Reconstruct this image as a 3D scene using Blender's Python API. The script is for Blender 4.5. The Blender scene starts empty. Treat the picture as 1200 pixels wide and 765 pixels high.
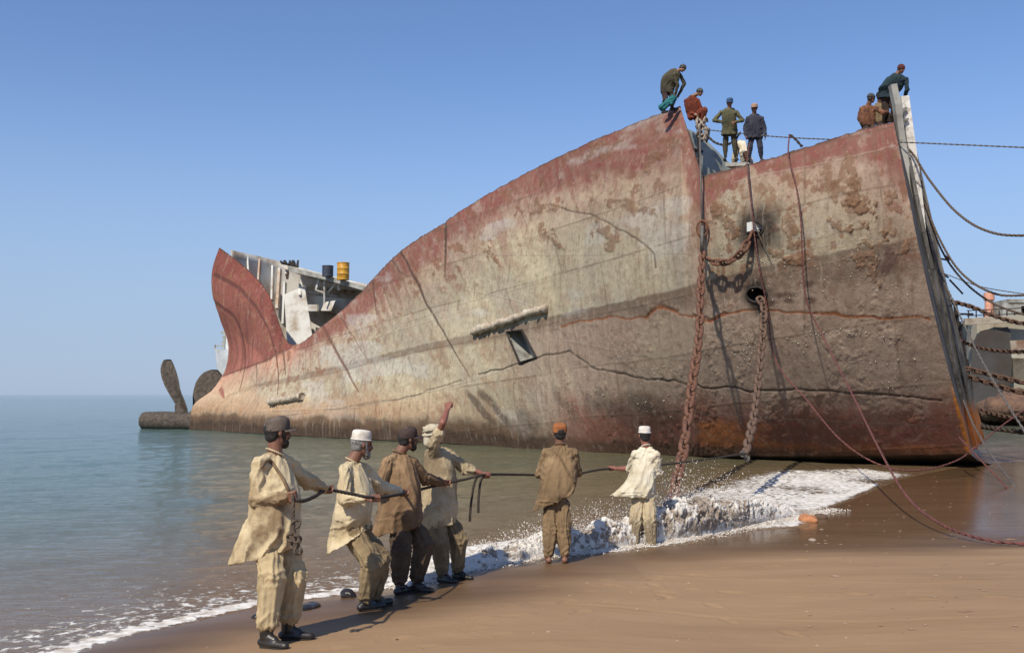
import bpy, bmesh, math, random
import numpy as np
from mathutils import Vector, Matrix
random.seed(7)
RS = np.random.RandomState(11)
SC = bpy.context.scene
COL = SC.collection

# ------------------------------------------------------------------ camera, sky, sun, exposure
CAM_H = 2.1
FPX = 1167.0                       # focal length in photograph pixels (1200 wide)
PITCH = math.atan((462.0 - 382.5) / FPX)
cam_data = bpy.data.cameras.new('camera')
cam = bpy.data.objects.new('camera', cam_data)
COL.objects.link(cam)
cam_data.sensor_width = 36.0
cam_data.lens = 36.0 * FPX / 1200.0
cam_data.clip_start = 0.1
cam_data.clip_end = 20000
cam.location = (0, 0, CAM_H)
cam.rotation_euler = (math.radians(90) + PITCH, 0, 0)
SC.camera = cam

SUN_ELEV = math.radians(47)
SUN_AZ = (-0.50, -0.866)           # horizontal direction from the scene towards the sun
world = bpy.data.worlds.new('World')
SC.world = world
world.use_nodes = True
wn = world.node_tree.nodes
wl = world.node_tree.links
sky = wn.new('ShaderNodeTexSky')
sky.sky_type = 'NISHITA'
sky.sun_disc = False
sky.sun_elevation = SUN_ELEV
sky.sun_rotation = math.atan2(SUN_AZ[0], SUN_AZ[1])
sky.altitude = 0
sky.air_density = 1.0
sky.dust_density = 0.35
sky.ozone_density = 3.5
# clear, slightly violet coastal sky that pales towards the horizon
_tc = wn.new('ShaderNodeTexCoord'); _sx = wn.new('ShaderNodeSeparateXYZ'); wl.new(_tc.outputs['Generated'], _sx.inputs[0])
_mr = wn.new('ShaderNodeMapRange'); _mr.inputs[1].default_value = -.02; _mr.inputs[2].default_value = .36; _mr.inputs[3].default_value = .85; _mr.inputs[4].default_value = 0
_mr.interpolation_type = 'SMOOTHERSTEP'
wl.new(_sx.outputs['Z'], _mr.inputs[0])
_m1 = wn.new('ShaderNodeMix'); _m1.data_type = 'RGBA'; _m1.blend_type = 'MULTIPLY'; _m1.inputs[0].default_value = 1; _m1.inputs[7].default_value = (.97, 1.04, 1.20, 1)
wl.new(sky.outputs[0], _m1.inputs[6])
_m2 = wn.new('ShaderNodeMix'); _m2.data_type = 'RGBA'; wl.new(_mr.outputs[0], _m2.inputs[0]); wl.new(_m1.outputs[2], _m2.inputs[6]); _m2.inputs[7].default_value = (3.0, 3.95, 5.6, 1)
wl.new(_m2.outputs[2], wn['Background'].inputs[0])
wn['Background'].inputs[1].default_value = 0.12
sun_d = bpy.data.lights.new('sun', 'SUN')
sun_d.energy = 5.0
sun_d.angle = math.radians(0.9)
sun_d.color = (1.0, 0.91, 0.76)
sun = bpy.data.objects.new('sun', sun_d)
COL.objects.link(sun)
sdir = Vector((SUN_AZ[0] * math.cos(SUN_ELEV), SUN_AZ[1] * math.cos(SUN_ELEV), math.sin(SUN_ELEV)))
sun.rotation_euler = sdir.to_track_quat('Z', 'Y').to_euler()
sun.location = (-10, -10, 30)
SC.view_settings.view_transform = 'Standard'
SC.view_settings.look = 'None'
SC.view_settings.exposure = 0.0
SC.view_settings.gamma = 1.0
SC.view_settings.use_curve_mapping = False

# ------------------------------------------------------------------ numbers helpers
_cp, _sp = math.cos(PITCH), math.sin(PITCH)
def ray(px, py):
    x = (px - 600.0) / FPX
    y = -(py - 382.5) / FPX
    return Vector((x, _cp - y * _sp, _sp + y * _cp))
def P(px, py, d):
    "world point at distance d (along world y) whose direction was measured on the photograph"
    r = ray(px, py)
    return Vector((0, 0, CAM_H)) + r * (d / r.y)
def G(px, py, z=0.0):
    r = ray(px, py)
    return Vector((0, 0, CAM_H)) + r * ((z - CAM_H) / r.z)
def proj(p):
    "world (N,3) -> photograph pixels"
    p = np.asarray(p, float)
    q = p - np.array([0, 0, CAM_H])
    zc = q[..., 1] * _cp + q[..., 2] * _sp
    yc = -q[..., 1] * _sp + q[..., 2] * _cp
    return 600 + FPX * q[..., 0] / zc, 382.5 - FPX * yc / zc

def _h(ix, iy, iz, s):
    n = (ix * 374761393 + iy * 668265263 + iz * 2147483647 + s * 974634777) & 0xFFFFFFFF
    n = ((n ^ (n >> 13)) * 1274126177) & 0xFFFFFFFF
    n = ((n ^ (n >> 16)) * 2246822519) & 0xFFFFFFFF
    n = n ^ (n >> 15)
    return (n & 0xFFFFFF) / float(0xFFFFFF)
def vnoise(x, y, z=None, s=0):
    "value noise, -1..1"
    x = np.asarray(x, float); y = np.asarray(y, float)
    z = np.zeros_like(x) if z is None else np.asarray(z, float) + np.zeros_like(x)
    xi = np.floor(x); yi = np.floor(y); zi = np.floor(z)
    fx = x - xi; fy = y - yi; fz = z - zi
    xi = xi.astype(np.int64); yi = yi.astype(np.int64); zi = zi.astype(np.int64)
    ux = fx * fx * fx * (fx * (fx * 6 - 15) + 10); uy = fy * fy * fy * (fy * (fy * 6 - 15) + 10); uz = fz * fz * (3 - 2 * fz)
    def L(a, b, t): return a + (b - a) * t
    def pl(k):
        return L(L(_h(xi, yi, zi + k, s), _h(xi + 1, yi, zi + k, s), ux), L(_h(xi, yi + 1, zi + k, s), _h(xi + 1, yi + 1, zi + k, s), ux), uy)
    a = pl(0)
    if np.any(fz != 0): a = L(a, pl(1), uz)
    return a * 2 - 1
def fbm(x, y, z=None, o=4, s=0, g=0.5):
    a = 0.0; amp = 1.0; f = 1.0; t = 0.0
    for k in range(o):
        a = a + amp * vnoise(np.asarray(x) * f + k * 17.3, np.asarray(y) * f + k * 5.1, None if z is None else np.asarray(z) * f, s + k)
        t += amp; amp *= g; f *= 2.03
    return a / t
def sstep(a, b, x):
    t = np.clip((np.asarray(x, float) - a) / (b - a), 0, 1)
    return t * t * (3 - 2 * t)
def mixc(c, d, m):
    m = np.asarray(m)[..., None]
    return c * (1 - m) + np.asarray(d, float) * m
def polyd(x, y, pts, closed=False):
    "unsigned distance to a polyline, side (+ = right of travel) and arc position"
    x = np.asarray(x, float); y = np.asarray(y, float)
    best = np.full(x.shape, 1e9); side = np.zeros(x.shape); arc = np.zeros(x.shape); acc = 0.0
    pts = list(pts) + ([pts[0]] if closed else [])
    for (ax, ay), (bx, by) in zip(pts[:-1], pts[1:]):
        dx, dy = bx - ax, by - ay; L2 = dx * dx + dy * dy + 1e-12; L = math.sqrt(L2)
        t = np.clip(((x - ax) * dx + (y - ay) * dy) / L2, 0, 1)
        d = np.hypot(x - ax - t * dx, y - ay - t * dy)
        m = d < best
        best = np.where(m, d, best)
        side = np.where(m, np.sign((x - ax) * dy - (y - ay) * dx), side)
        arc = np.where(m, acc + t * L, arc)
        acc += L
    return best, side, arc
def inpoly(x, y, pts):
    r = np.zeros(np.shape(x), bool)
    n = len(pts)
    for i in range(n):
        x1, y1 = pts[i]; x2, y2 = pts[(i + 1) % n]
        c = ((y1 > y) != (y2 > y)) & (x < (x2 - x1) * (y - y1) / (y2 - y1 + 1e-12) + x1)
        r ^= c
    return r
def smooth_poly(pts, n=8):
    "Catmull-Rom through points of any dimension"
    p = [np.array(q, float) for q in pts]
    p = [2 * p[0] - p[1]] + p + [2 * p[-1] - p[-2]]
    out = []
    for i in range(1, len(p) - 2):
        a, b, c, d = p[i - 1:i + 3]
        for k in range(n):
            t = k / n
            out.append(0.5 * (2 * b + (c - a) * t + (2 * a - 5 * b + 4 * c - d) * t * t + (3 * b - a - 3 * c + d) * t ** 3))
    out.append(p[-2])
    return out

# ------------------------------------------------------------------ object helpers
def mesh_np(name, V, F, mat=None, smooth=True, colors=None, attrs=None):
    "fast mesh from arrays: V (n,3), F (m,3) or (m,4) or a list of both kinds"
    V = np.asarray(V, np.float32)
    me = bpy.data.meshes.new(name)
    Fs = F if isinstance(F, list) and len(F) and isinstance(F[0], np.ndarray) else [np.asarray(F)]
    Fs = [np.asarray(f, np.int32) for f in Fs if len(f)]
    me.vertices.add(len(V)); me.vertices.foreach_set('co', V.ravel())
    nl = sum(f.size for f in Fs); npoly = sum(len(f) for f in Fs)
    me.loops.add(nl); me.polygons.add(npoly)
    me.loops.foreach_set('vertex_index', np.concatenate([f.ravel() for f in Fs]))
    tot = np.concatenate([np.full(len(f), f.shape[1], np.int32) for f in Fs])
    st = np.concatenate([[0], np.cumsum(tot)[:-1]]).astype(np.int32)
    me.polygons.foreach_set('loop_start', st)
    me.polygons.foreach_set('loop_total', tot)
    me.update(calc_edges=True)
    me.validate()
    me.polygons.foreach_set('use_smooth', np.full(len(me.polygons), bool(smooth)))
    if colors is not None:
        for nm, c in colors.items():
            a = me.color_attributes.new(nm, 'FLOAT_COLOR', 'POINT')
            cc = np.ones((len(V), 4), np.float32); cc[:, :3] = c
            a.data.foreach_set('color', cc.ravel())
    if attrs is not None:
        for nm, c in attrs.items():
            a = me.attributes.new(nm, 'FLOAT', 'POINT')
            a.data.foreach_set('value', np.asarray(c, np.float32))
    if mat: me.materials.append(mat)
    return me
def link(name, me, parent=None, label=None, cat=None, group=None, kind=None):
    o = bpy.data.objects.new(name, me)
    COL.objects.link(o)
    if parent is not None: o.parent = parent
    if label: o['label'] = label
    if cat: o['category'] = cat
    if group: o['group'] = group
    if kind: o['kind'] = kind
    return o
def empty(name, loc, label, cat, group=None):
    o = link(name, None, None, label, cat, group)
    o.location = loc
    o.empty_display_size = 0.3
    return o
def rehome(o, loc):
    "move an object's origin to loc, keeping its mesh where it is"
    loc = Vector(loc)
    o.data.transform(Matrix.Translation(-loc))
    o.location = loc
def grid_faces(nr, nc, wrap=False):
    i = np.arange(nr - 1)[:, None]; j = np.arange(nc if wrap else nc - 1)[None, :]
    j2 = (j + 1) % nc
    return np.stack([i * nc + j, i * nc + j2, (i + 1) * nc + j2, (i + 1) * nc + j], -1).reshape(-1, 4)

class MB:
    "collects simple solids into one mesh"
    def __init__(s): s.V = []; s.Q = []; s.T = []; s.n = 0
    def add(s, V, Q=None, T=None):
        V = np.asarray(V, float).reshape(-1, 3)
        if Q is not None and len(Q): s.Q.append(np.asarray(Q) + s.n)
        if T is not None and len(T): s.T.append(np.asarray(T) + s.n)
        s.V.append(V); s.n += len(V)
        return s
    def hexa(s, c8):
        "8 corners: bottom ring 0-3, top ring 4-7"
        return s.add(c8, [[0, 3, 2, 1], [4, 5, 6, 7], [0, 1, 5, 4], [1, 2, 6, 5], [2, 3, 7, 6], [3, 0, 4, 7]])
    def box(s, c, sx, sy, sz, rz=0.0):
        c = Vector(c); R = Matrix.Rotation(rz, 3, 'Z'); o = []
        for z in (-.5, .5):
            for x, y in ((-.5, -.5), (.5, -.5), (.5, .5), (-.5, .5)):
                o.append(c + R @ Vector((x * sx, y * sy, z * sz)))
        return s.hexa([tuple(v) for v in o])
    def bar(s, a, b, w, h=None, up=(0, 0, 1)):
        "rectangular bar between two points"
        a = Vector(a); b = Vector(b); h = h or w
        d = (b - a).normalized(); u = Vector(up)
        if abs(d.dot(u)) > .95: u = Vector((0, 1, 0))
        x = d.cross(u).normalized(); y = x.cross(d)
        o = []
        for q in (a, b):
            for sx, sy in ((-1, -1), (1, -1), (1, 1), (-1, 1)):
                o.append(q + x * sx * w / 2 + y * sy * h / 2)
        return s.hexa([tuple(v) for v in o])
    def tube(s, pts, r, n=8, caps=True, twist=None, closed=False):
        pts = [Vector(p) for p in pts]; m = len(pts)
        rr = r if hasattr(r, '__len__') else [r] * m
        V = []
        prev = None
        for i in range(m):
            if closed: t = pts[(i + 1) % m] - pts[i - 1]
            else: t = pts[min(i + 1, m - 1)] - pts[max(i - 1, 0)]
            t.normalize()
            if prev is None:
                prev = t.orthogonal().normalized()
            x = (prev - t * prev.dot(t)).normalized(); prev = x
            y = t.cross(x)
            for k in range(n):
                a = 2 * math.pi * k / n
                V.append(pts[i] + (x * math.cos(a) + y * math.sin(a)) * rr[i])
        V = np.array([tuple(v) for v in V])
        F = grid_faces(m + 1 if closed else m, n, True)
        if closed: F = np.where(F >= m * n, F - m * n, F)
        T = []
        if caps and not closed:
            V = np.vstack([V, [tuple(pts[0])], [tuple(pts[-1])]])
            for k in range(n):
                T.append([m * n, (k + 1) % n, k]); T.append([m * n + 1, (m - 1) * n + k, (m - 1) * n + (k + 1) % n])
        return s.add(V, F, T)
    def disc_tube(s, c0, c1, r0, r1=None, n=20): 
        r1 = r0 if r1 is None else r1
        return s.tube([c0, Vector(c0).lerp(Vector(c1), .999), c1], [r0, r1, r1], n)
    def capsule(s, A, B, ra, rb, fl=None, n=14):
        "closed rounded cone; fl=(direction, factor) flattens it along a direction"
        A = np.array(A, float); B = np.array(B, float)
        ax = B - A; L = np.linalg.norm(ax); ax = ax / L if L > 1e-9 else np.array([0, 0, 1.])
        th = np.linspace(0, math.pi, n // 2 * 2 + 1)[1:-1]; ph = np.arange(n) * 2 * math.pi / n
        X = np.cross(ax, [0, 0, 1.]) if abs(ax[2]) < .9 else np.cross(ax, [0, 1., 0]); X /= np.linalg.norm(X); Y = np.cross(ax, X)
        V = []
        for t in th:
            base, r = (A, ra) if t > math.pi / 2 else (B, rb)
            for p in ph:
                V.append(base + r * (ax * math.cos(t) + (X * math.cos(p) + Y * math.sin(p)) * math.sin(t)))
            if abs(t - math.pi / 2) < 1e-6:
                for p in ph: V.append(A + ra * (X * math.cos(p) + Y * math.sin(p)))
        V = np.array(V); m = len(V) // n
        V = np.vstack([V, B + ax * rb, A - ax * ra])
        if fl is not None:
            d = np.array(fl[0], float); d /= np.linalg.norm(d); mid = (A + B) / 2
            V = V - np.outer((V - mid) @ d * (1 - fl[1]), d)
        F = grid_faces(m, n, True)
        T = [[m * n, (k + 1) % n, k] for k in range(n)] + [[m * n + 1, (m - 1) * n + k, (m - 1) * n + (k + 1) % n] for k in range(n)]
        return s.add(V, F, T)
    def ellip(s, c, X, Y, Z, n=16):
        "ellipsoid with half axes given as vectors"
        c = np.array(c, float); X = np.array(X, float); Y = np.array(Y, float); Z = np.array(Z, float)
        th = np.linspace(0, math.pi, n // 2 + 1)[1:-1]; V = []
        for t in th:
            for k in range(n):
                p = 2 * math.pi * k / n
                V.append(c + Z * math.cos(t) + (X * math.cos(p) + Y * math.sin(p)) * math.sin(t))
        m = len(th); V += [c + Z, c - Z]
        F = grid_faces(m, n, True)
        T = [[m * n, (k + 1) % n, k] for k in range(n)] + [[m * n + 1, (m - 1) * n + k, (m - 1) * n + (k + 1) % n] for k in range(n)]
        return s.add(np.array(V), F, T)
    def arrays(s):
        return np.vstack(s.V), [np.vstack(a) for a in (s.Q, s.T) if len(a)]
    def mesh(s, name, mat, smooth=False):
        V, F = s.arrays()
        me = mesh_np(name, V, F, mat, smooth)
        return me
    def obj(s, name, mat, parent=None, smooth=False, **k):
        me = s.mesh(name, mat, smooth)
        if smooth == 'auto':
            me.polygons.foreach_set('use_smooth', np.full(len(me.polygons), True))
            try: me.set_sharp_from_angle(angle=math.radians(40))
            except Exception: pass
        o = link(name, me, parent, **k)
        if parent is not None: o.matrix_parent_inverse = Matrix.Translation(-Vector(parent.location))
        return o

# ------------------------------------------------------------------ material helpers
def newmat(name):
    m = bpy.data.materials.new(name); m.use_nodes = True
    return m, m.node_tree.nodes, m.node_tree.links, m.node_tree.nodes['Principled BSDF']
def nd(n, typ, **kw):
    o = n.new(typ)
    for k, v in kw.items():
        if k.startswith('i_'):
            key = k[2:]
            o.inputs[int(key) if key.isdigit() else key].default_value = v
        else: setattr(o, k, v)
    return o
def noise(n, l, vec, scale, detail=4, rough=.55, dist=0.0):
    t = nd(n, 'ShaderNodeTexNoise'); t.inputs['Scale'].default_value = scale; t.inputs['Detail'].default_value = detail
    t.inputs['Roughness'].default_value = rough; t.inputs['Distortion'].default_value = dist
    if vec is not None: l.new(vec, t.inputs['Vector'])
    return t.outputs['Fac']
def ramp(n, l, fac, stops):
    r = nd(n, 'ShaderNodeValToRGB'); e = r.color_ramp.elements
    e[0].position = stops[0][0]; e[0].color = (*stops[0][1], 1); e[1].position = stops[-1][0]; e[1].color = (*stops[-1][1], 1)
    for p, c in stops[1:-1]:
        x = e.new(p); x.color = (*c, 1)
    l.new(fac, r.inputs[0]); return r.outputs[0]
def mapr(n, l, fac, a, b, c=0.0, d=1.0, clamp=True):
    m = nd(n, 'ShaderNodeMapRange'); m.inputs[1].default_value = a; m.inputs[2].default_value = b
    m.inputs[3].default_value = c; m.inputs[4].default_value = d; m.clamp = clamp
    l.new(fac, m.inputs[0]); return m.outputs[0]
def mixn(n, l, fac, a, b, mode='MIX'):
    m = nd(n, 'ShaderNodeMix', data_type='RGBA', blend_type=mode)
    for s, v in ((m.inputs[0], fac), (m.inputs[6], a), (m.inputs[7], b)):
        if hasattr(v, 'is_linked') or hasattr(v, 'links'): l.new(v, s)
        elif isinstance(v, (int, float)): s.default_value = v
        else: s.default_value = (*v, 1)
    return m.outputs[2]
def mth(n, l, op, a, b=None):
    m = nd(n, 'ShaderNodeMath', operation=op)
    for s, v in ((m.inputs[0], a), (m.inputs[1], b)):
        if v is None: continue
        if isinstance(v, (int, float)): s.default_value = v
        else: l.new(v, s)
    return m.outputs[0]
def bump(n, l, bsdf, h, strength=.4, dist=.02):
    b = nd(n, 'ShaderNodeBump'); b.inputs['Strength'].default_value = strength; b.inputs['Distance'].default_value = dist
    l.new(h, b.inputs['Height']); l.new(b.outputs[0], bsdf.inputs['Normal']); return b
def simple(name, ca, cb=None, scale=8.0, rough=.75, bs=.3, bd=.01, metal=0.0, cc=None, detail=6):
    "mottled material between two or three colours"
    m, n, l, b = newmat(name)
    tc = nd(n, 'ShaderNodeTexCoord').outputs['Object']
    f = noise(n, l, tc, scale, detail, .6)
    cb = cb or tuple(x * .7 for x in ca)
    st = [(.35, cb), (.62, ca)] if cc is None else [(.3, cb), (.5, ca), (.66, cc)]
    l.new(ramp(n, l, f, st), b.inputs['Base Color'])
    b.inputs['Roughness'].default_value = rough; b.inputs['Metallic'].default_value = metal
    if bs: bump(n, l, b, noise(n, l, tc, scale * 4, 4), bs, bd)
    return m
# ------------------------------------------------------------------ shore
SHORE = [(-14.5, -6.0), (-8.2, 3.5)] + [tuple(G(px, py)[:2]) for px, py in
         ((75, 768), (160, 742), (240, 724), (310, 708), (400, 697), (470, 688), (560, 666), (640, 654), (720, 647), (800, 636), (850, 622), (935, 616), (945, 600), (990, 584), (1046, 561))] + [(11.0, 27.0), (14.0, 30.5), (22.0, 36.0), (60.0, 52.0), (900.0, 300.0)]
WETL = [(-14.0, -6.6), (-7.6, 3.1)] + [tuple(G(px, py)[:2]) for px, py in
        ((130, 785), (270, 752), (430, 738), (560, 712), (660, 684), (760, 662), (860, 652), (980, 647), (1100, 645), (1200, 641))] + [(13.0, 15.0), (30.0, 20.0), (900.0, 200.0)]
def shore_d(x, y):
    d, s, a = polyd(x, y, SHORE); return d * s, a
def wet_d(x, y):
    d, s, a = polyd(x, y, WETL); return d * s
def sand_z(x, y):
    x = np.asarray(x, float); y = np.asarray(y, float)
    sd, _ = shore_d(x, y); wd = wet_d(x, y)
    z = np.where(sd < 0, np.maximum(sd * .05, -3.0), np.minimum(sd, 1.5) * .006)
    z = z + np.where(wd > 0, 0.45 * (1 - np.exp(-np.maximum(wd, 0) * .11)), 0)
    z = z + np.maximum(np.hypot(x, y) - 60, 0) * .01 * (wd > 0)
    z = z + .17 * (1 - np.exp(-np.maximum(sd, 0) * .75)) * (1 - sstep(-.5, 2.5, x)) * np.exp(-np.hypot(x, y - 8) / 30)
    near = np.exp(-np.hypot(x, y - 9) / 18)
    z = z + .012 * fbm(x * .9, y * .9, o=4, s=3) * near * sstep(-.5, .8, sd) * (1.0 * (wd > 0) + .25)
    return z
def fan(r0, r1, nr, a0, a1, na):
    r = r0 * (r1 / r0) ** (np.arange(nr) / (nr - 1)); a = np.linspace(a0, a1, na)
    R, A = np.meshgrid(r, a, indexing='ij')
    return R * np.sin(A), R * np.cos(A), R

# sand: one sheet all round, out to the horizon
_r = np.concatenate([np.geomspace(1, 4.5, 30)[:-1], np.arange(4.5, 20, .04), np.geomspace(20, 6000, 230)])
_a = np.concatenate([np.linspace(-math.pi, -.75, 90)[:-1], np.linspace(-.75, .75, 1000), np.linspace(.75, math.pi, 90)[1:]])
R, A_ = np.meshgrid(_r, _a, indexing='ij'); X, Y = R * np.sin(A_), R * np.cos(A_)
Z = sand_z(X, Y)
# footprints and drag marks near the men
def foot(fx, fy, an, sgn, dep=.016):
    global Z
    ca, sa = math.cos(an), math.sin(an); ox, oy = -sa * .11 * sgn, ca * .11 * sgn
    u = (X - fx - ox) * ca + (Y - fy - oy) * sa; v = -(X - fx - ox) * sa + (Y - fy - oy) * ca
    m_ = (np.abs(u) < .5) & (np.abs(v) < .4)
    d2 = np.where(u > 0, (u / .13) ** 2, (u / .14) ** 2) + (v / (.052 + .012 * np.sign(u))) ** 2
    Z = Z + np.where(m_, -dep * np.exp(-d2 ** 1.6) + dep * .45 * np.exp(-(np.sqrt(d2) - 1.35) ** 2 * 9), 0)
for x0_, y0_, an_, n_ in ((-1.3, 7.4, .75, 8), (-.4, 8.7, .85, 7), (4.6, 9.6, 2.9, 9), (.9, 11.0, .5, 6), (2.2, 8.3, 1.9, 5), (-1.9, 7.3, .3, 4)):
    for k_ in range(n_):
        foot(x0_ + math.cos(an_) * k_ * .62, y0_ + math.sin(an_) * k_ * .62, an_ + RS.uniform(-.2, .2), 1 if k_ % 2 else -1, RS.uniform(.008, .015))
# drag ruts left by cables
for pts_ in ([(7.5, 11.2), (4.2, 10.6), (1.6, 11.4)], [(6.5, 9.0), (3.0, 8.6), (.2, 9.6)]):
    d_, s_, a_ = polyd(X + .12 * vnoise(X * .7, Y * .7, s=5), Y + .12 * vnoise(X * .7 + 9, Y * .7, s=6), pts_)
    Z = Z - .007 * np.exp(-(d_ / .035) ** 2) + .004 * np.exp(-((d_ - .07) / .03) ** 2)
# soft ripple texture left by the last swash
Z = Z + .0035 * fbm(X * 1.2, Y * 5.0, o=4, s=33) * np.exp(-np.hypot(X, Y - 8) / 12)
wd = wet_d(X, Y); sd, _ = shore_d(X, Y)
wn_ = fbm(X * .35, Y * 1.2, o=4, s=21)
wet = 1 - sstep(-.5, .9 + .3 * (X < 1.5), wd + .45 * wn_)
sheen = 1 - sstep(-1.8, .35, wd + .3 * wn_)
m, n, l, b = newmat('beach_sand')
tc = nd(n, 'ShaderNodeTexCoord').outputs['Object']
aw = nd(n, 'ShaderNodeAttribute', attribute_name='wet').outputs['Fac']
ash = nd(n, 'ShaderNodeAttribute', attribute_name='sheen').outputs['Fac']
mp = nd(n, 'ShaderNodeMapping'); mp.inputs['Scale'].default_value = (.35, 1.6, 1); l.new(tc, mp.inputs[0])
big = noise(n, l, mp.outputs[0], .9, 6, .6)
fine = noise(n, l, tc, 60, 4, .7)
dry = ramp(n, l, big, [(.3, (.255, .158, .080)), (.55, (.315, .200, .106)), (.75, (.345, .224, .124))])
dry = mixn(n, l, mapr(n, l, fine, .35, .7, 0, .35), dry, (.25, .155, .09))
wetc = ramp(n, l, big, [(.3, (.100, .057, .027)), (.7, (.155, .092, .046))])
c = mixn(n, l, aw, dry, wetc)
spk = nd(n, 'ShaderNodeTexVoronoi'); spk.inputs['Scale'].default_value = 9; l.new(tc, spk.inputs['Vector'])
c = mixn(n, l, mapr(n, l, spk.outputs['Distance'], .03, .05, .55, 0), c, (.36, .26, .18))
l.new(c, b.inputs['Base Color'])
l.new(mth(n, l, 'SUBTRACT', .8, mth(n, l, 'ADD', mth(n, l, 'MULTIPLY', aw, .18), mth(n, l, 'MULTIPLY', ash, .48))), b.inputs['Roughness'])
b.inputs['Specular IOR Level'].default_value = .35
hh = mth(n, l, 'ADD', mth(n, l, 'MULTIPLY', noise(n, l, mp.outputs[0], 7, 6, .6), 1.0), mth(n, l, 'MULTIPLY', fine, .12))
bb = bump(n, l, b, hh, .5, .02)
l.new(mapr(n, l, ash, 0, 1, .55, .12), bb.inputs['Strength'])
me = mesh_np('sand', np.stack([X, Y, Z], -1).reshape(-1, 3), grid_faces(*X.shape), m, attrs={'wet': wet.ravel(), 'sheen': sheen.ravel()})
link('sand', me, kind='structure')

# sea: one sheet from the swash line to the horizon
def sea_z(x, y, cell=0.0):
    sd, arc = shore_d(x, y)
    off = np.maximum(-sd, 0)
    r = np.hypot(x, y)
    ca, sa = math.cos(.72), math.sin(.72)
    u = x * ca + y * sa; v = -x * sa + y * ca
    amp = .010 + .030 * sstep(.5, 6, off) 
    z = amp * fbm(u * .45, v * 1.5, o=4, s=40) * np.exp(-r / 160)
    z = z + .012 * fbm(x * 2.6, y * 4.2, o=3, s=44) * sstep(.2, 3, off) * np.exp(-r / 40)
    # small swell lines running along the shore
    z = z + .02 * np.sin(off * 1.5 + 2 * fbm(u * .15, v * .15, o=2, s=46)) * sstep(1.5, 4, off) * np.exp(-off / 14)
    # swash sheet thins towards the sand
    z = z * sstep(-.1, .8, off) + .012 - .0 * off
    # breaking wave back
    w = breaker(x, y)
    z = z + w
    # turbulent lumps in the white water
    z = z + .05 * foam_zone(x, y) * fbm(x * 1.7, y * 2.4, o=4, s=50) * sstep(.1, .8, off)
    return z
CREST = [G(px, py)[:2] for px, py in ((440, 690), (500, 675), (560, 659), (620, 649), (690, 641), (760, 632), (820, 623), (880, 610), (960, 596))]
CREST = [tuple(p) for p in CREST]
CLEN = polyd(np.array([CREST[-1][0]]), np.array([CREST[-1][1]]), CREST)[2][0]
def breaker(x, y):
    d, s, a = polyd(x, y, CREST)
    q = d * -s                     # seaward positive
    prof = np.where(q > 0, np.exp(-(q / .75) ** 2), np.exp(-(q / .16) ** 2))
    t = a / CLEN
    env = sstep(0.0, .18, t) * (1 - sstep(.62, .95, t))
    return .17 * env * prof
FOAMP = [tuple(G(px, py)[:2]) for px, py in ((792, 583), (860, 562), (905, 552), (1000, 550), (1050, 556), (1046, 563), (990, 586), (945, 602), (935, 618), (850, 625), (800, 628))]
def foam_zone(x, y):
    d, s, a = polyd(x, y, FOAMP, True)
    ins = inpoly(x, y, FOAMP)
    q = np.where(ins, d, -d)
    return sstep(-.9, .5, q + .5 * fbm(x * .6, y * .6, o=3, s=61))
X, Y, R = fan(4.5, 9000, 800, math.radians(-64), math.radians(60), 950)
sd, arc = shore_d(X, Y)
off = -sd
Z = sea_z(X, Y)
Z = np.where(R > 400, .012, Z)
Z = Z - .5 * sstep(.12, .9, sd)
# foam amounts
fz = foam_zone(X, Y)
edge = (1 - sstep(.05, .22, np.abs(off - .10 - .07 * fbm(X * 2.2, Y * 2.2, o=3, s=70))))
lace = (1 - sstep(.4, 2.6, off)) * (X < 3.0) * .54 * sstep(-.1, .2, off)
lace2 = (1 - sstep(1.0, 6.0, off)) * .36 * (X < -1.2)
d, s, a = polyd(X, Y, CREST)
behind = np.exp(-((d * -s - .1) / .75) ** 2) * sstep(0, .12, a / CLEN) * (1 - sstep(.8, 1, a / CLEN)) * .85
foam = np.clip(np.maximum.reduce([fz * (.74 + .40 * fbm(X * .8, Y * .5, o=3, s=88)), edge * .95 * (X < 8.5), lace, lace2, behind]), 0, 1)
foam = foam * sstep(-.3, 0, off)
# how sandy the water is: churned near the shore
silt = np.exp(-(np.maximum(off, 0) / 5.5) ** 1.3)
m, n, l, b = newmat('sea_water')
tc = nd(n, 'ShaderNodeTexCoord').outputs['Object']
af = nd(n, 'ShaderNodeAttribute', attribute_name='foam').outputs['Fac']
asl = nd(n, 'ShaderNodeAttribute', attribute_name='silt').outputs['Fac']
adp = nd(n, 'ShaderNodeAttribute', attribute_name='depth_reflect_tint').outputs['Fac']
mp = nd(n, 'ShaderNodeMapping'); mp.inputs['Rotation'].default_value = (0, 0, -.55); mp.inputs['Scale'].default_value = (.35, 1.5, 1); l.new(tc, mp.inputs[0])
body = mixn(n, l, adp, (.128, .120, .064), (.088, .150, .130))
body = mixn(n, l, mapr(n, l, noise(n, l, mp.outputs[0], .12, 4), .38, .62, 0, .35), body, (.055, .085, .070))
body = mixn(n, l, asl, body, (.160, .100, .055))
fn = noise(n, l, tc, 7.5, 9, .74, .5)
vor = nd(n, 'ShaderNodeTexVoronoi', feature='DISTANCE_TO_EDGE'); vor.inputs['Scale'].default_value = 5.5
dn = nd(n, 'ShaderNodeTexNoise'); dn.inputs['Scale'].default_value = 2.3; dn.inputs['Detail'].default_value = 5; l.new(tc, dn.inputs['Vector'])
vadd = nd(n, 'ShaderNodeVectorMath', operation='MULTIPLY_ADD'); l.new(dn.outputs['Color'], vadd.inputs[0]); vadd.inputs[1].default_value = (.55, .55, .55); l.new(tc, vadd.inputs[2])
l.new(vadd.outputs[0], vor.inputs['Vector'])
lacev = mapr(n, l, vor.outputs['Distance'], 0, .30, .17, -.10)
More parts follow.
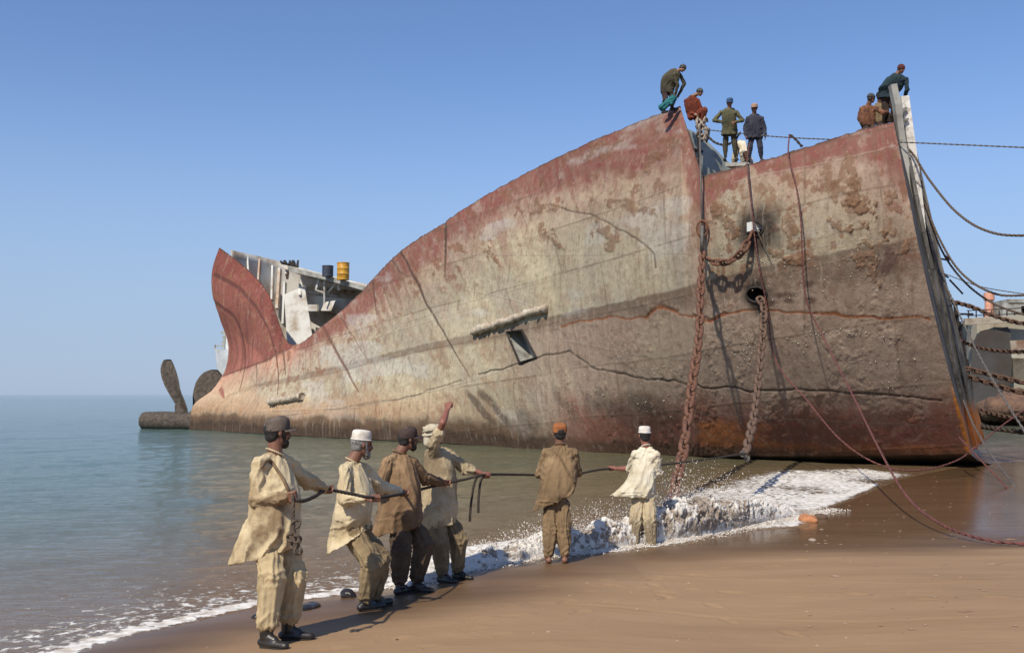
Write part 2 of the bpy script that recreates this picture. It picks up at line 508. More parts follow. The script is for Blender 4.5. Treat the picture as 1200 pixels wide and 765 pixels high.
fsum = mth(n, l, 'ADD', mth(n, l, 'ADD', af, mth(n, l, 'MULTIPLY', mth(n, l, 'SUBTRACT', fn, .5), 1.8)), lacev)
fm = mapr(n, l, fsum, .56, .74)
fm = mth(n, l, 'MULTIPLY', fm, mapr(n, l, af, .03, .15))
foamc = ramp(n, l, noise(n, l, tc, 7, 5), [(.35, (.46, .40, .33)), (.62, (.78, .76, .72))])
l.new(mixn(n, l, fm, body, foamc), b.inputs['Base Color'])
l.new(mapr(n, l, fm, 0, 1, .07, .75), b.inputs['Roughness'])
b.inputs['IOR'].default_value = 1.24
w1 = noise(n, l, mp.outputs[0], 2.2, 6, .6); w2 = noise(n, l, mp.outputs[0], 13, 4, .6)
h = mth(n, l, 'ADD', mth(n, l, 'MULTIPLY', w1, 1.0), mth(n, l, 'MULTIPLY', w2, .22))
h = mth(n, l, 'ADD', h, mth(n, l, 'MULTIPLY', fm, .5))
bump(n, l, b, h, .62, .13)
depth_reflect_tint = sstep(2, 30, off) * .35 + .65 * sstep(-2.0, 9.0, -(X + .25 * Y - 4.0) + 1.5 * fbm(X * .1, Y * .1, o=2, s=77))  # deep water bluer; olive near the ship partly paints in the hull's reflection
depth_reflect_tint = np.clip(np.maximum(depth_reflect_tint, sstep(55, 200, R)), 0, 1)
me = mesh_np('water', np.stack([X, Y, Z], -1).reshape(-1, 3), grid_faces(*X.shape), m, attrs={'foam': foam.ravel(), 'silt': silt.ravel(), 'depth_reflect_tint': depth_reflect_tint.ravel()})
link('water', me, kind='structure')
# ------------------------------------------------------------------ the beached hull
def col8(pts):
    return smooth_rows(pts)
def smooth_rows(pts, n=9):
    "resample a pixel polyline to n rows, top to bottom"
    pts = np.array(smooth_poly(pts, 6)) if len(pts) > 2 else np.array(pts, float)
    seg = np.hypot(*(pts[1:] - pts[:-1]).T); a = np.concatenate([[0], np.cumsum(seg)]); a /= a[-1]
    t = np.linspace(0, 1, n)
    return np.stack([np.interp(t, a, pts[:, 0]), np.interp(t, a, pts[:, 1])], -1)
# frames of the plating: outline on the photograph, distance at the sheer, distance at the bilge, fullness, height of the fullest point
COLS = [
    ([(257, 290), (247, 325), (252, 360), (266, 395), (266, 428), (243, 464), (223, 479), (222, 503)], 60.0, 59.8, 0.2, .5),
    ([(288, 314), (281, 345), (283, 378), (287, 408), (282, 438), (266, 466), (255, 482), (253, 505)], 59.0, 57.4, 0.4, .5),
    ([(315, 345), (312, 370), (312, 398), (309, 425), (302, 450), (294, 470), (288, 487), (287, 507)], 57.6, 54.2, 0.7, .45),
    ([(340, 403), (333, 440), (322, 475), (320, 509)], 55.6, 51.6, 0.9, .4),
    ([(380, 380), (393, 448), (400, 513)], 53.0, 47.9, 1.0, .4),
    ([(420, 345), (445, 430), (460, 516)], 50.6, 45.0, 1.2, .42),
    ([(470, 294), (515, 400), (560, 522)], 47.6, 41.0, 1.5, .45),
    ([(520, 261), (570, 380), (612, 526)], 45.0, 39.0, 1.7, .48),
    ([(560, 235), (608, 370), (650, 530)], 43.0, 37.7, 1.9, .5),
    ([(620, 201), (658, 350), (692, 531)], 40.2, 36.5, 2.1, .53),
    ([(700, 163), (728, 340), (748, 533)], 36.6, 35.3, 2.8, .56),
    ([(797, 124), (802, 320), (806, 534)], 33.0, 33.8, 3.0, .6),
    ([(822, 207), (822, 360), (822, 534)], 32.2, 33.4, 2.9, .6),
    ([(900, 186), (900, 350), (900, 534)], 30.0, 31.6, 2.8, .62),
    ([(1000, 155), (1004, 340), (1010, 534)], 27.9, 29.8, 2.3, .62),
    ([(1047, 142), (1088, 340), (1138, 533)], 27.1, 28.4, 1.4, .62)]
NRC = 9
CT = np.zeros((len(COLS), NRC, 3))
for i, (pts, dT, dW, B, vw) in enumerate(COLS):
    r = smooth_rows(pts, NRC)
    t = np.linspace(0, 1, NRC)                 # 0 top, 1 bilge
    p = math.log(.5) / math.log(1 - vw)        # fullest where (1-t)... = vw
    q_ = 1 - vw
    tt = {12: .2, 13: .14, 14: .06}.get(i, 0.0); tt = tt + (1 - tt) * t      # forward of the tear the top strake is missing
    bul = np.where(tt < q_, 1 - ((q_ - tt) / q_) ** 2, 1 - ((tt - q_) / vw) ** 2.2)
    dd = dT + (dW - dT) * tt - B * bul
    CT[i, :, :2] = r; CT[i, :, 2] = dd
def crv(A, x):
    "Catmull-Rom along axis 0 at fractional index x"
    A = np.concatenate([2 * A[:1] - A[1:2], A, 2 * A[-1:] - A[-2:-1]])
    i = np.clip(np.floor(x).astype(int), 0, len(A) - 4); f = (x - i).reshape((-1,) + (1,) * (A.ndim - 1))
    a, b, c, d = A[i], A[i + 1], A[i + 2], A[i + 3]
    return .5 * (2 * b + (c - a) * f + (2 * a - 5 * b + 4 * c - d) * f * f + (3 * b - a - 3 * c + d) * f ** 3)
def world_of(G3):
    px, py, d = G3[..., 0], G3[..., 1], G3[..., 2]
    x = (px - 600) / FPX; y = -(py - 382.5) / FPX
    r = np.stack([x, _cp - y * _sp, _sp + y * _cp], -1)
    return r * (d / r[..., 1])[..., None] + np.array([0, 0, CAM_H])
def hull_piece(x0, x1, ncol, nrow, lin=False, CT=None):
    CT = globals()['CT'] if CT is None else CT
    xs = np.linspace(x0, x1, ncol)
    if lin:
        i = np.clip(np.floor(xs).astype(int), 0, len(CT) - 2); f = (xs - i)[:, None, None]
        A = CT[i] * (1 - f) + CT[i + 1] * f
    else: A = crv(CT, xs)
    ys = np.linspace(0, NRC - 1, nrow)
    Bm = crv(np.swapaxes(A, 0, 1), ys)         # rows, cols, 3
    return world_of(Bm), xs, ys / (NRC - 1)
# main plating: stern to torn edge (columns 0..11) and torn edge to the cut bow (12..15); both share frame lines so the sheet is one
def build_plate():
    W1, xs1, ys = hull_piece(0, 11, 760, 330, False, CT[:12])
    W2, xs2, _ = hull_piece(0, 3, 430, 330, False, CT[12:]); xs2 = xs2 + 12
    Wj, xsj, _ = hull_piece(11, 12, 22, 330, True)
    # between 11 and 12 the top edge drops down the torn edge; join them
    W = np.concatenate([W1, Wj[:, 1:-1], W2], 1)
    return W, np.concatenate([xs1, xsj[1:-1], xs2]), ys
HW, HX, HT = build_plate()
nr_, nc_ = HW.shape[:2]
mid = HW[nr_ // 2]
SARC = np.concatenate([[0], np.cumsum(np.linalg.norm(mid[1:] - mid[:-1], axis=1))])
hs = np.broadcast_to(SARC[None, :], (nr_, nc_)).copy()
girth = np.concatenate([np.zeros((1, nc_)), np.cumsum(np.linalg.norm(HW[1:] - HW[:-1], axis=2), 0)])
hg = girth                                    # metres down from the edge of the plate
HPX, HPY = proj(HW)
def on_hull(px, py, out=0.0):
    "nearest plating point to a photograph position: indices"
    a = HPX[::8, ::8]; k = np.argmin((a - px) ** 2 + (HPY[::8, ::8] - py) ** 2)
    i, j = np.unravel_index(k, a.shape); i0 = max(i * 8 - 10, 0); j0 = max(j * 8 - 10, 0)
    a = HPX[i0:i0 + 21, j0:j0 + 21]; k = np.argmin((a - px) ** 2 + (HPY[i0:i0 + 21, j0:j0 + 21] - py) ** 2)
    i, j = np.unravel_index(k, a.shape)
    return i + i0, j + j0
nrm = np.cross(np.gradient(HW, axis=1), np.gradient(HW, axis=0)); nrm /= np.linalg.norm(nrm, axis=2, keepdims=True) + 1e-9
if (nrm[150, 600] @ np.array([-.6, -.7, 0])) < 0: nrm = -nrm
def hull_pt(px, py, out=0.0):
    i, j = on_hull(px, py)
    return Vector(HW[i, j] + nrm[i, j] * out)
# markings are placed in plate coordinates: metres along the ship (s) and height above the keel side (q = world z)
hz = HW[..., 2]
def S_(pts):
    o = []
    for px, py in pts:
        i, j = on_hull(px, py); o.append((hs[i, j], hz[i, j]))
    return o
def stroke(pts, wid, fuzz=.5, wob=.0, sd=0):
    q = S_(pts)
    xs_ = hs + (wob * fbm(hs * 1.3, hz * 1.3, o=3, s=sd) if wob else 0); zs_ = hz + (wob * fbm(hs * 1.3, hz * 1.3, o=3, s=sd + 9) if wob else 0)
    d, s, a = polyd(xs_, zs_, q)
    return 1 - sstep(wid * (1 - fuzz), wid * (1 + fuzz), d), d, s, a
# ---- paint
n1 = fbm(hs * .5, hz * .5, o=5, s=100); n2 = fbm(hs * 1.6, hz * 1.6, o=5, s=110, g=.6); n3 = fbm(hs * 5, hz * 5, o=4, s=120, g=.65)
runs = fbm(hs * 2.2, hz * .25, o=4, s=130, g=.6)
fine_runs = fbm(hs * 7, hz * .6, o=3, s=135, g=.6)
sfrac = np.broadcast_to(HX[None, :], hs.shape) / 15.0
bow = sstep(10.5, 12.5, np.broadcast_to(HX[None, :], hs.shape))
C = np.zeros(HW.shape) + np.array([.43, .375, .265])
C = mixc(C, (.52, .45, .30), sstep(.1, .5, -n1) * .7)
C = mixc(C, (.37, .325, .255), sstep(0, .4, n1) * .6)
C = mixc(C, (.34, .24, .17), sstep(.05, .45, n2) * .45)
C = mixc(C, (.33, .27, .195), bow * .6)
# boot-top line
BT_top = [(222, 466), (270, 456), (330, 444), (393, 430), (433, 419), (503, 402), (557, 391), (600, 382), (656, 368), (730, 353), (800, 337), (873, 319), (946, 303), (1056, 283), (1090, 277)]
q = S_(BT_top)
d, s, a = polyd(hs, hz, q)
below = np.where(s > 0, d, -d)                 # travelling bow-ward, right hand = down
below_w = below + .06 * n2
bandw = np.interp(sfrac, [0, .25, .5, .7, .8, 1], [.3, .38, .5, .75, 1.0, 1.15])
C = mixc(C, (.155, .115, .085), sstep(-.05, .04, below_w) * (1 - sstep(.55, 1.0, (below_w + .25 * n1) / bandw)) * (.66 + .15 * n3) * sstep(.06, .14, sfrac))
lowmix = sstep(.0, .3, below_w) * sstep(.42, .62, sfrac)
C = mixc(C, (.325, .235, .180), lowmix * (.80 + .25 * n1))
C = mixc(C, (.13, .092, .066), sstep(-.04, .03, below_w) * (1 - sstep(.5, 1.05, (below_w + .12 * n1) / bandw)) * sstep(.42, .62, sfrac) * .6)  # shadow-like dark band painted just below the line, towards the bow
C = mixc(C, (.30, .20, .12), sstep(0, .3, below_w) * (1 - sstep(.42, .6, sfrac)) * sstep(-.2, .5, n2) * .5)
# hard layered growth below the line towards the bow
C = mixc(C, (.31, .245, .18), lowmix * sstep(.12, .4, n3 + .4 * n2) * .42)
# red-brown topside paint near the sheer
edge_d = np.where(np.broadcast_to(HX[None, :], hs.shape) < 3.0, 99, hg)
redw = np.interp(np.broadcast_to(HX[None, :], hs.shape), [3, 4, 6, 8, 10, 11, 11.9, 12.4, 13.4, 14.2, 15], [1.2, 1.6, 2.5, 2.1, 2.6, 3.6, 2.8, .4, 1.2, 1.8, 2.5])
red = 1 - sstep(.55, 1.0, (hg + .75 * n1 + .55 * runs * (1.2 - bow) + (.35 + .5 * bow) * n2 + .25 * n3) / redw)
C = mixc(C, (.150, .034, .032), red * (.93 + .35 * n3 + .25 * fine_runs))
C = mixc(C, (.33, .16, .12), (1 - sstep(.8, 2.1, (hg + .8 * n2 + .8 * runs) / redw)) * .42)
C = mixc(C, (.40, .34, .28), red * sstep(.18, .40, n2 + .3 * n3) * .42)
drips = sstep(.12, .42, runs + .3 * fine_runs) * (1 - sstep(1.5, 6, hg)) 
C = mixc(C, (.22, .085, .065), drips * (.66 - .5 * bow))
# stern counter: red above the weld
weld = [(262, 440), (281, 433), (313, 422), (342, 407)]
HXb = np.broadcast_to(HX[None, :], hs.shape)
stern_red = sstep(0, 1, (1 - sstep(3.05, 3.25, HXb))) 
v_ = np.broadcast_to(HT[:, None], hs.shape)
_d, _s, _a = polyd(hs, hz, S_(weld)); _ab = np.where(_s < 0, _d, -_d)
sr = stern_red * sstep(-.25, .06, _ab + .12 * runs) * (1 - .0 * v_)
C = mixc(C, (.20, .052, .042), sr * .93)
C = mixc(C, (.44, .16, .12), sr * sstep(.36, .42, v_ + .03 * n1 - .10 * sstep(0, 3, HXb)) * .55)
C = mixc(C, (.10, .035, .03), sr * sstep(.1, .4, runs + .5 * fine_runs) * .45)
C = mixc(C, (.50, .24, .17), (1 - sstep(3, 5, HXb)) * sstep(-1.7, -.1, _ab) * (1 - sr) * (.6 + .5 * runs))
# orange-pink wash aft
C = mixc(C, (.62, .38, .22), (1 - sstep(3, 7.5, HXb)) * sstep(.6, .75, v_) * .38)
# brown rust patches and pitting
pat = sstep(.14, .22, fbm(hs * .8, hz * .8, o=6, s=150, g=.62)) 
C = mixc(C, (.20, .105, .055), pat * (.25 + .45 * bow) * (1 - lowmix) * sstep(-.15, .35, n3 + .1))
pat2 = sstep(.25, .31, fbm(hs * 2.1 + 3, hz * 2.1, o=5, s=160, g=.65)) * (1 - sstep(3, 6, hg))
C = mixc(C, (.20, .09, .05), pat2 * .7)
# grey scuffs
C = mixc(C, (.50, .50, .47), sstep(.22, .42, fbm(hs * .35, hz * .9, o=5, s=170)) * (1 - lowmix) * .35 * (1 - stern_red))
# waterline: slime, red oxide and orange primer
wz = hz + .28 * n2 + .18 * n1
C = mixc(C, (.100, .058, .034), (1 - sstep(.75, 1.25, wz)) * (1 - sstep(.42, .6, sfrac)) * .92)
C = mixc(C, (.055, .035, .024), (1 - sstep(.35, .7, wz)) * (1 - sstep(.5, .66, sfrac)) * .9)
C = mixc(C, (.34, .19, .10), sstep(.9, 1.2, wz) * (1 - sstep(1.2, 2.2, wz)) * (1 - sstep(.3, .5, sfrac)) * .5)
C = mixc(C, (.205, .050, .032), (1 - sstep(1.1, 2.4, hz + .7 * n1 + .5 * runs)) * sstep(.5, .62, sfrac) * (.72 + .2 * n3))
orr = (1 - sstep(.1, .42, (hz - .75) ** 2 + .35 * n2)) * sstep(.72, .8, sfrac) * sstep(-.15, .3, fbm(hs * .35, hz, o=3, s=180))
C = mixc(C, (.52, .17, .03), orr * .55)
C = mixc(C, (.09, .055, .035), (1 - sstep(.3, .62, hz + .1 * n2)) * sstep(.5, .6, sfrac) * .8)
oe = sstep(14.95, 14.99, HXb + .03 * n3) * (1 - sstep(1.8, 2.6, hz + .4 * n2))
C = mixc(C, (.75, .26, .02), oe * .9)
# dark tears running down from the sheer
disp = .012 * n2 + .006 * n3
def tear(pts, w, col, dark=.85, groove=.03, fade=True, wob=.05, sd=0):
    global C, disp
    m_, d_, s_, a_ = stroke(pts, w, .6, wob, sd)
    L_ = a_.max() + 1e-6
    tp = 1 - .75 * (a_ / L_) ** 2 if fade else 1
    m_ = 1 - sstep(w * tp * .5, w * tp * 1.5, d_)
    C = mixc(C, col, m_ * dark); disp = disp - groove * m_
DK = (.06, .035, .028)
tear([(470, 296), (488, 329), (499, 354), (523, 396), (550, 442)], .085, DK, .9, .03, True, .08, 1)
tear([(377, 380), (397, 417), (413, 447), (420, 460)], .14, (.13, .06, .04), .85, .03, True, .05, 2)
tear([(521, 260), (522, 290), (521, 325)], .08, DK, .9, .05, True, .04, 3)
tear([(437, 332), (439, 352), (441, 371)], .07, DK, .85, .04, True, .04, 4)
tear([(458, 303), (468, 318), (480, 326)], .07, DK, .6, .02, True, .1, 5)
tear([(398, 372), (420, 405), (432, 425)], .05, (.16, .09, .06), .8, .02, True, .05, 6)
tear([(645, 240), (690, 252), (720, 265), (750, 282), (767, 297), (770, 313)], .028, DK, .85, .015, False, .1, 7)
tear([(251, 322), (281, 339), (300, 360), (314, 385), (323, 412), (326, 450), (325, 462)], .13, (.10, .035, .03), .85, .03, True, .03, 8)
tear([(251, 355), (274, 371), (284, 392), (287, 415), (284, 440), (280, 458)], .14, (.10, .035, .03), .85, .03, True, .03, 9)
tear([(300, 428), (300, 452)], .08, DK, .6, .02, True, .03, 10)
tear([(332, 412), (334, 440)], .09, DK, .7, .02, True, .03, 11)
tear([(262, 440), (281, 433), (313, 422), (342, 406)], .045, (.12, .06, .045), .8, .02, False, .03, 12)
tear([(258, 455), (262, 466)], .12, (.25, .06, .05), .8, .02, True, .03, 13)
tear([(560, 438), (607, 427), (640, 416), (667, 411), (680, 420), (693, 430), (720, 437), (793, 447), (880, 458), (960, 458), (1030, 463), (1102, 468)], .030, (.035, .028, .024), .92, .02, False, .10, 14)
tear([(540, 445), (480, 465), (420, 476)], .03, (.12, .09, .07), .5, .02, False, .06, 15)
tear([(657, 383), (700, 372), (757, 373), (773, 359), (793, 367), (815, 373), (833, 377), (847, 367), (877, 363), (960, 367), (1020, 371), (1082, 372), (1092, 373)], .030, (.23, .075, .025), .95, .012, False, .12, 16)
tear([(813, 370), (833, 377), (850, 367)], .06, (.20, .07, .03), .8, .02, False, .10, 17)
tear([(757, 373), (773, 359), (793, 367)], .06, (.20, .07, .03), .7, .02, False, .1, 18)
for k, ln in enumerate([[(300, 483), (420, 478), (520, 455), (600, 432)], [(405, 428), (470, 380), (550, 354), (640, 330)], [(433, 398), (500, 378), (560, 360)], [(539, 299), (650, 300), (766, 299), (902, 301), (1067, 277)], [(822, 215), (838, 290), (850, 360)],
                        [(543, 340), (600, 352), (640, 366)], [(700, 300), (712, 200)], [(860, 215), (980, 190), (1050, 172)], [(960, 280), (1060, 252)], [(620, 470), (760, 480), (900, 490), (1100, 500)], [(660, 400), (760, 420), (830, 425)], [(560, 300), (590, 380)], [(940, 420), (1090, 425)]]):
    tear(ln, .02, (.16, .11, .08), .38, .004, False, .02, 30 + k)
    tear([(x, y - 1.3) for x, y in ln], .02, (.60, .54, .44), .22, 0, False, .02, 30 + k)
# scraped dark patches low amidships
for k, ln in enumerate([[(553, 468), (566, 482), (578, 494)], [(567, 465), (582, 478), (594, 492)], [(700, 470), (760, 478)], [(655, 466), (672, 484)], [(610, 484), (628, 496)], [(740, 465), (770, 474)], [(690, 478), (720, 486), (790, 490)]]):
    m_, d_, s_, a_ = stroke(ln, .26 if k < 2 else .3, .6, .3, 60 + k)
    C = mixc(C, (.075, .055, .042), m_ * (.75 if k < 2 else .45) * sstep(-.5, .2, n3 + .3))
# soot round the pipes, rust under them
for px, py, r_ in ((888, 268, .85), (888, 346, .6)):
    i, j = on_hull(px, py); dd = np.linalg.norm(HW - HW[i, j], axis=2)
    C = mixc(C, (.02, .016, .014), (1 - sstep(r_ * .5, r_ * 1.25, dd + .25 * n2)) * .93)
for px, py in ((910, 270), (915, 345), (925, 352), (905, 356), (945, 333), (950, 352), (930, 345)):
    i, j = on_hull(px, py); dd = np.hypot((hs - hs[i, j]) / 1.0, (hz - hz[i, j]) / .45)
    C = mixc(C, (.07, .04, .03), (1 - sstep(.08, .28, dd + .1 * n3)) * .8)
# thick rust scabs towards the bow, some with a hanging tail
for k, ln in enumerate([[(985, 200), (993, 225), (1004, 235)], [(1004, 222), (1010, 250), (1016, 262)], [(1008, 300), (1020, 318), (1032, 328)], [(965, 212), (1000, 238), (1045, 235)], [(835, 250), (850, 262), (862, 278)], [(845, 240), (858, 238)], [(985, 262), (1010, 262)], [(920, 250), (930, 280), (918, 295)], [(915, 300), (935, 302)], [(1040, 290), (1047, 284)], [(690, 180), (730, 170)], [(760, 190), (790, 170)], [(620, 250), (650, 240)], [(570, 290), (580, 310)], [(640, 270), (660, 290)], [(700, 270), (720, 280)], [(720, 235), (760, 250)]]):
    m_, d_, s_, a_ = stroke(ln, .24, .7, .5, 80 + k)
    m_ = sstep(.36, .62, m_ * .62 + .8 * n3 + .35 * n2) * sstep(.0, .2, m_)
    C = mixc(C, (.185, .10, .055), m_ * .72); disp = disp + .02 * m_ * (1 + n3)
m_, d_, s_, a_ = stroke([(1040, 292), (1045, 305), (1038, 318)], .14, .5, .1, 97); C = mixc(C, (.10, .055, .045), m_ * .75)
# growth patches
gro = sstep(.12, .35, fbm(hs * 1.1, hz * 1.1, o=5, s=190, g=.62)) * sstep(0, .4, below_w) * sstep(.4, .6, sfrac)
disp = disp + .018 * gro * (1 + n3)
C = mixc(C, (.05, .03, .025), (1 - sstep(.02, .09, hg + .03 * n3)) * .8)
# shell plates: strakes run with the boot-top line, butts every few metres; each plate weathers its own way
_st = (below + 40.0) / 1.75; _row = np.floor(_st); _bt = (hs + 2.3 * (_row % 2)) / 5.6; _cl = np.floor(_bt)
_tone = _h(_row.astype(np.int64), _cl.astype(np.int64), np.zeros_like(_row).astype(np.int64), 3)
C = C * (1 + .17 * (_tone[..., None] - .5) * np.array([1, 1.05, 1.15]))
_e = np.minimum(np.minimum(_st - _row, 1 - (_st - _row)) * 1.75, np.minimum(_bt - _cl, 1 - (_bt - _cl)) * 5.6)
_sm = (1 - sstep(.012, .045, _e)) * sstep(-.5, .1, n1 + .5 * n2) * (1 - stern_red)
C = mixc(C, (.12, .08, .055), _sm * .5); disp = disp + .006 * (1 - sstep(.0, .05, _e))
C = C * np.interp(HXb, [0, 4, 8, 11, 15], [.95, .94, .88, .84, .84])[..., None]
C = np.clip(C * (1 + .16 * n3[..., None] + .08 * fine_runs[..., None]), .012, .9)
# dents between frames
fr = np.sin(hs * 2 * math.pi / .75)
disp = disp + .006 * fr + .035 * fbm(hs * .45, hz * .55, o=2, s=200)
# ragged torch-cut edge at the sheer
HWd = HW + nrm * disp[..., None]
jag = .6 * (.05 * fbm(SARC * 3.3, SARC * 0, o=3, s=210) + .03 * (vnoise(SARC * 8, SARC * 0, s=214) > .3))
HWd[0, :, 2] += jag; HWd[1, :, 2] += jag * .5

# material
m, n, l, b = newmat('hull_paint')
tc = nd(n, 'ShaderNodeTexCoord').outputs['Object']
ac = nd(n, 'ShaderNodeAttribute', attribute_name='paint').outputs['Color']
f1 = noise(n, l, tc, 5, 8, .7); f2 = noise(n, l, tc, 22, 5, .7)
c = mixn(n, l, mapr(n, l, f1, .50, .68, 0, .5), ac, (.13, .075, .045))
c = mixn(n, l, mapr(n, l, f2, .60, .74, 0, .3), c, (.48, .42, .33))
c = mixn(n, l, mapr(n, l, noise(n, l, tc, 11, 7, .7), .30, .42, .35, 0), c, (.06, .04, .03))
l.new(c, b.inputs['Base Color']); b.inputs['Roughness'].default_value = .82; b.inputs['Specular IOR Level'].default_value = .25
gate_ = noise(n, l, tc, .9, 4, .6)
vf = nd(n, 'ShaderNodeTexVoronoi'); vf.inputs['Scale'].default_value = 9; vf.inputs['Randomness'].default_value = 1
dst = nd(n, 'ShaderNodeVectorMath', operation='MULTIPLY_ADD'); nz = nd(n, 'ShaderNodeTexNoise'); nz.inputs['Scale'].default_value = 6; nz.inputs['Detail'].default_value = 5; l.new(tc, nz.inputs['Vector'])
l.new(nz.outputs['Color'], dst.inputs[0]); dst.inputs[1].default_value = (.35, .35, .35); l.new(tc, dst.inputs[2]); l.new(dst.outputs[0], vf.inputs['Vector'])
flk = mth(n, l, 'MULTIPLY', mapr(n, l, mth(n, l, 'ADD', vf.outputs['Distance'], mth(n, l, 'MULTIPLY', f1, .5)), .52, .46), mapr(n, l, gate_, .50, .60))
c = mixn(n, l, mth(n, l, 'MULTIPLY', flk, .5), c, (.105, .055, .032))
st_m = nd(n, 'ShaderNodeMapping'); st_m.inputs['Scale'].default_value = (1, 1, .09); l.new(tc, st_m.inputs[0])
stn = noise(n, l, st_m.outputs[0], 6, 6, .65)
c = mixn(n, l, mapr(n, l, stn, .54, .66, 0, .38), c, (.10, .058, .038))
c = mixn(n, l, mapr(n, l, stn, .44, .34, 0, .22), c, (.46, .40, .31))
l.new(c, b.inputs['Base Color'])
hgt = mth(n, l, 'ADD', f1, mth(n, l, 'MULTIPLY', f2, .5))
bump(n, l, b, hgt, .55, .05)
M_HULL = m
M_DARK = simple('sooty_steel', (.035, .028, .024), (.015, .012, .01), 3, .9)
M_RUST = simple('rusty_steel', (.20, .085, .040), (.075, .032, .020), 7, .85, .5, .02)
M_GREYST = simple('grey_painted_steel', (.30, .30, .27), (.17, .15, .125), 1.6, .7, .3, .01, cc=(.40, .40, .37))
M_WHITEST = simple('weathered_white_paint', (.62, .61, .57), (.34, .27, .20), 1.1, .6, .2, .01, cc=(.70, .70, .67))
hull = empty('ship_hull', P(700, 533, 37), 'huge beached hull of rusty beige and red plating with torn sheer, being cut up', 'ship hull')
# openings: drop the plate faces and hang pockets behind
hole_defs = {'pipe_top': [(885 + 10 * math.cos(a), 268 + 8.5 * math.sin(a)) for a in np.linspace(0, 6.28, 18)[:-1]],
             'pipe_low': [(887 + 12 * math.cos(a), 345 + 9 * math.sin(a)) for a in np.linspace(0, 6.28, 18)[:-1]],
             'slot': [(594, 389), (612, 387), (629, 418), (609, 425)]}
F = grid_faces(nr_, nc_)
cx = HPX.ravel()[F].mean(1); cy = HPY.ravel()[F].mean(1)
keep = np.ones(len(F), bool)
for h_ in hole_defs.values(): keep &= ~inpoly(cx, cy, h_)
def plate_obj(name, V, F_, mat, colors, th, parent):
    me = mesh_np(name, V, F_, mat, True, colors=colors)
    o = link(name, me, parent)
    o.matrix_parent_inverse = Matrix.Translation(-Vector(parent.location))
    md = o.modifiers.new('thick', 'SOLIDIFY'); md.thickness = th; md.offset = -1 if True else 1
    return o
Fk = F[keep]
v0, v1, v2 = (HWd.reshape(-1, 3)[Fk[0][k]] for k in range(3))
if np.cross(v1 - v0, v2 - v0) @ np.array([-.6, -.7, 0]) < 0: Fk = Fk[:, ::-1]
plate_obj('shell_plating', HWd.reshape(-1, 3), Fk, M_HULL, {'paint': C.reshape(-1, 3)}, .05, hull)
MASTER_IN = np.array([.62, .78, 0]); 
# pockets
def pocket(name, poly, depth, mat, grow=1.12):
    c = np.mean(poly, 0); mb = MB()
    ring = []
    for px, py in poly:
        qx, qy = c + (np.array([px, py]) - c) * grow
        i, j = on_hull(qx, qy); ring.append(HW[i, j] - nrm[i, j] * .03)
    ring = np.array(ring); i, j = on_hull(*c); inn = -nrm[i, j] * depth
    k = len(ring)
    V = np.vstack([ring, ring + inn, [ring.mean(0) + inn]])
    Q = [[a, (a + 1) % k, k + (a + 1) % k, k + a] for a in range(k)]
    T = [[k + a, k + (a + 1) % k, 2 * k] for a in range(k)]
    mb.add(V, Q, T); return mb.obj(name, mat, hull)
pocket('hawse_pipe', hole_defs['pipe_top'], 1.2, M_DARK); pocket('hawse_pipe', hole_defs['pipe_low'], 1.2, M_DARK)
pocket('hull_opening', hole_defs['slot'], .7, M_GREYST)
# rims of the pipes
for nm in ('pipe_low', 'pipe_top'):
    pts = [hull_pt(*p, .02) for p in hole_defs[nm]]
    MB().tube(pts, .03, 8, closed=True).obj('pipe_rim', M_DARK, hull, smooth=True)
# white block and chain stopper inside the upper pipe
mb = MB(); c0 = hull_pt(883, 268, .0); mb.box(c0 + Vector((.0, .05, .05)), .30, .2, .26, .5); mb.box(c0 + Vector((.16, .1, .08)), .14, .2, .2, .2)
mb.obj('stopper_block', M_WHITEST, hull)
# bar closing part of the slot and its lip
pts = [hull_pt(*p, .03) for p in hole_defs['slot']]
MB().tube(pts, .045, 6, closed=True).obj('opening_rim', M_DARK, hull)
# overboard ledges with shell growth
M_BARN = simple('shell_growth', (.42, .35, .27), (.24, .18, .13), 6, .9, .6, .03, cc=(.52, .47, .39))
def ledge(a, b_, w, name='bilge_ledge'):
    mb = MB(); N = 46
    V = []
    for k in range(N):
        t = k / (N - 1); px = a[0] + (b_[0] - a[0]) * t; py = a[1] + (b_[1] - a[1]) * t
        i, j = on_hull(px, py); base = HW[i, j]; nn = nrm[i, j]; r_ = w * (1 + .35 * vnoise(np.array([k * .9]), np.array([0.]), s=5)[0]) 
        up = np.array([0, 0, 1.]); up = up - nn * (up @ nn); up /= np.linalg.norm(up)
        for qd in range(10):
            th_ = qd / 10 * 2 * math.pi
            jj = 1 + .25 * vnoise(np.array([k * .8 + 3]), np.array([qd * 1.7]), s=8)[0]
            V.append(base + nn * (r_ * .9 + math.cos(th_) * r_ * 1.1 * jj) + up * math.sin(th_) * r_ * jj)
    V = np.array(V); V = np.vstack([V, V[:10].mean(0), V[-10:].mean(0)])
    T = [[N * 10, (k + 1) % 10, k] for k in range(10)] + [[N * 10 + 1, (N - 1) * 10 + k, (N - 1) * 10 + (k + 1) % 10] for k in range(10)]
    mb.add(V, grid_faces(N, 10, True), T)
    return mb.obj(name, M_BARN, hull, smooth=True)
ledge((556, 390), (643, 361), .14); ledge((318, 473), (357, 466), .16)
